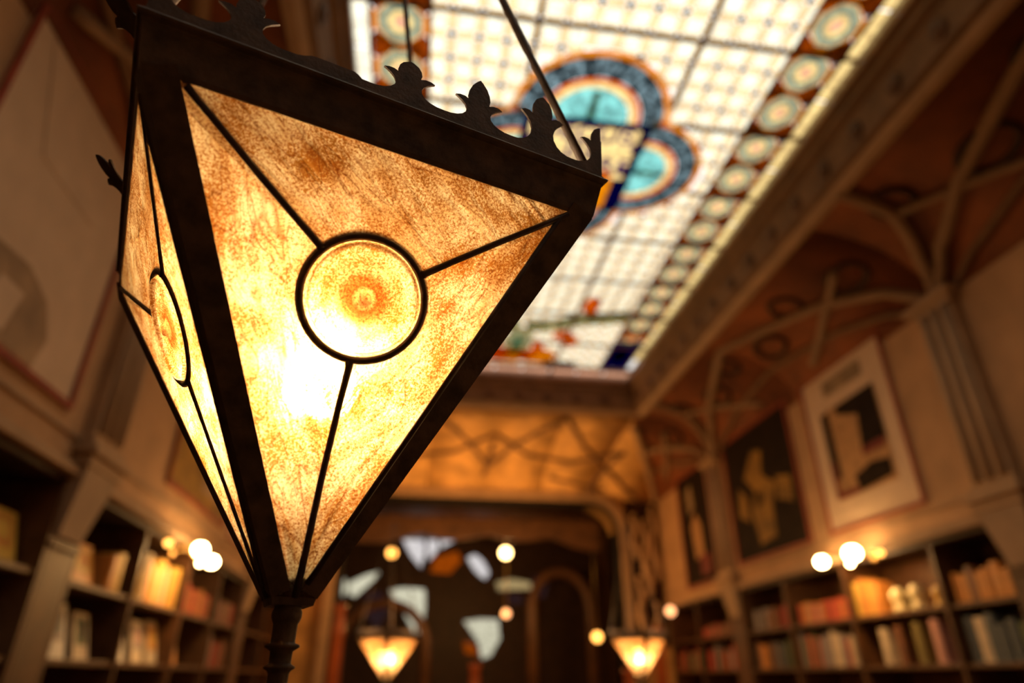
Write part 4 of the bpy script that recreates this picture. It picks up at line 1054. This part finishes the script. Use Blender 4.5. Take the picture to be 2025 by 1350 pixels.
    def sq(h, z): return [(-ax-ay)*h+V((0, 0, z)), (ax-ay)*h+V((0, 0, z)), (ax+ay)*h+V((0, 0, z)), (-ax+ay)*h+V((0, 0, z))]
    hexa(b, sq(.0150, -.006), sq(.0225, .022)); obj('bottom_cap', b, M_iron, root)
    # turned stem
    prof2 = [(.0, -.004), (.010, -.004), (.0100, -.007), (.0112, -.010), (.0112, -.0135), (.0100, -.0165), (.0090, -.0185), (.0088, -.030), (.0092, -.0315), (.0125, -.0325), (.0128, -.034), (.0105, -.0355), (.0082, -.037), (.0080, -.0445), (.0084, -.0455), (.0112, -.047), (.0112, -.0483), (.0085, -.050),
              (.0076, -.052), (.0075, -.058), (.0082, -.0625), (.0108, -.067), (.0150, -.0705), (.0205, -.0725), (.0212, -.0738), (.0205, -.0750), (.0, -.0750)]
    b = NB(); lathe(b, prof2, 28); obj('turned_stem', b, M_iron, root, True)
    # bulb and holder
    bp_ = mid*(.62)/1.0; bx_, by_ = mid.x*.66, mid.y*.66
    bz = .176
    b = NB(); lathe(b, [(0, bz+.034), (.010, bz+.032), (.020, bz+.025), (.026, bz+.012), (.028, bz), (.025, bz-.012), (.018, bz-.023), (.012, bz-.030)], 24, (bx_, by_, 0)); obj('bulb', b, bulb_mat, root, True)
    b = NB(); lathe(b, [(.013, bz-.030), (.0185, bz-.032), (.0195, bz-.050), (.0195, bz-.085), (.016, bz-.090), (.007, bz-.094), (.006, .02), (.006, .0)], 20, (bx_, by_, 0)); obj('lamp_holder', b, mat('ochre_porcelain', (.55, .30, .10), .5, 0, .2, 40, 0), root, True)
    # stay rods to a ring above
    TOP = V((mid.x-.04, mid.y, .98+zt-.0)); cor = outward(.004, .043)
    for i in range(4):
        q = cor[i]; tp_ = TOP+(q-V((mid.x, mid.y, q.z))).normalized()*.012; kinks = [q+(tp_-q)*f for f in (0, .2, .21, .5, 1)]
        b = NB(); tube(b, kinks, [.0042, .0040, .0047, .004, .004], 8); obj('stay_rod', b, M_iron, root, True)
    b = NB(); tube(b, [TOP+V((cos(a)*.016, sin(a)*.016, 0)) for a in [k*pi/10 for k in range(20)]], .004, 8, True); obj('top_ring', b, M_iron, root, True)
    return root
lant = build_lantern('lantern', [c0, c1, c2, c3], BOT, 'large near lantern: dark iron inverted pyramid with amber hammered glass and pierced cresting', 'lantern', 'iron lanterns with amber glass', M_bulb)
ld = bpy.data.lights.new('lantern_light', 'POINT'); ld.energy = 2.2; ld.color = (1, .62, .26); ld.shadow_soft_size = .028
lo = bpy.data.objects.new('lantern_light', ld); COL.objects.link(lo); lo.parent = lant; lo.location = ((ctr-BOT).x*.66, (ctr-BOT).y*.66, .225)

def newel(p, ztop, label, group, r=.06, m_=None, top=True):
    root = empty('newel_post', (p[0], p[1], -1.5)); H = ztop+1.5; tag(root, label, 'post', group)
    b = NB(); box(b, (-r*1.25, -r*1.25, 0), (r*1.25, r*1.25, .5), 0, .01); obj('plinth', b, m_ or M_wood, root)
    b = NB(); lathe(b, [(r*.9, .5), (r*1.1, .53), (r*.8, .57), (r*.7, .62), (r*.85, H*.5), (r*.7, H-.3), (r*.85, H-.27), (r*.7, H-.24), (r*.6, H-.06), (r*.8, H-.03), (r*.8, H)], 20); obj('turned_shaft', b, m_ or M_wood, root, True)
    return root
newel((BOT.x, BOT.y), BOT.z-.0755, 'slim dark wooden newel post carrying the large near lantern', None, .035, M_darkwood)
# far lanterns: copies of the same lantern, each on its own post
for px_, yy, lab, rz, plab in ((769, 6.1, 'small lit lantern left of the two far ones, beyond the near lantern\'s stem', RAD(22), 'dark newel post under the left far lantern'), (1262, 6.1, 'small lit lantern right of the two far ones, before the far right bookcase', RAD(25), 'dark newel post under the right far lantern')):
    tp_ = atY(px_, 1266, yy)
    k = copy_tree(lant); k['label'] = lab; k['category'] = 'lantern'; k['group'] = 'iron lanterns with amber glass'
    mid = (ctr-BOT); z0 = tp_.z-mid.z
    R_ = Matrix.Rotation(rz, 3, 'Z')@V((mid.x, mid.y, 0))
    k.location = (tp_.x-R_.x, tp_.y-R_.y, z0); k.rotation_euler = (0, 0, rz)
    newel((k.location.x, k.location.y), z0-.0755, plab, 'newel posts under the far lanterns', .035, M_darkwood)
    # strong small lamp inside lights the gallery end
    l2 = bpy.data.lights.new('far_lantern_light', 'POINT'); l2.energy = 14; l2.color = (1, .52, .17); l2.shadow_soft_size = .05
    lo2 = bpy.data.objects.new('far_lantern_light', l2); COL.objects.link(lo2); lo2.parent = k; lo2.location = (mid.x, mid.y, mid.z+.12)

# red lacquered posts of the stair
for x, y, lab in ((675, 1195, 'red lacquered turned post between the near lantern\'s stem and the left far lantern'), (940, 1312, 'red lacquered turned post midway between the two far lanterns'),
                  (1300, 1240, 'tall red lacquered turned post just behind the right far lantern'), (1243, 1322, 'short red lacquered turned post under the right far lantern')):
    q = atY(x, y, 7.6); newel((q.x, q.y), q.z, lab, 'red lacquered posts of the staircase', .085, M_post)

# point lights added without fixtures to brighten the end cove and the far hall
for x, y, z, e in ((.1, 10.3, 1.5, 95), (1.7, 10.3, 1.5, 95), (XC, 13.2, 1.2, 42)):
    l2 = bpy.data.lights.new('added_warm_light', 'POINT'); l2.energy = e; l2.color = (1, .50, .15); l2.shadow_soft_size = .12
    lo2 = bpy.data.objects.new('added_warm_light', l2); COL.objects.link(lo2); lo2.location = (x, y, z)
for x, y, z, e in ((1.1, .5, .0, 4), (1.1, 4.2, -.4, 9.5)):  # added warm fill for the near room, no lamp stands here
    l2 = bpy.data.lights.new('added_warm_light', 'POINT'); l2.energy = e; l2.color = (1, .52, .20); l2.shadow_soft_size = .2
    lo2 = bpy.data.objects.new('added_warm_light', l2); COL.objects.link(lo2); lo2.location = (x, y, z)

# ------------------------------------------------------------------ lift everything from eye level to floor level
for o in list(COL.objects):
    if o.parent is None and o is not cam and o is not po: o.location.z += CZ
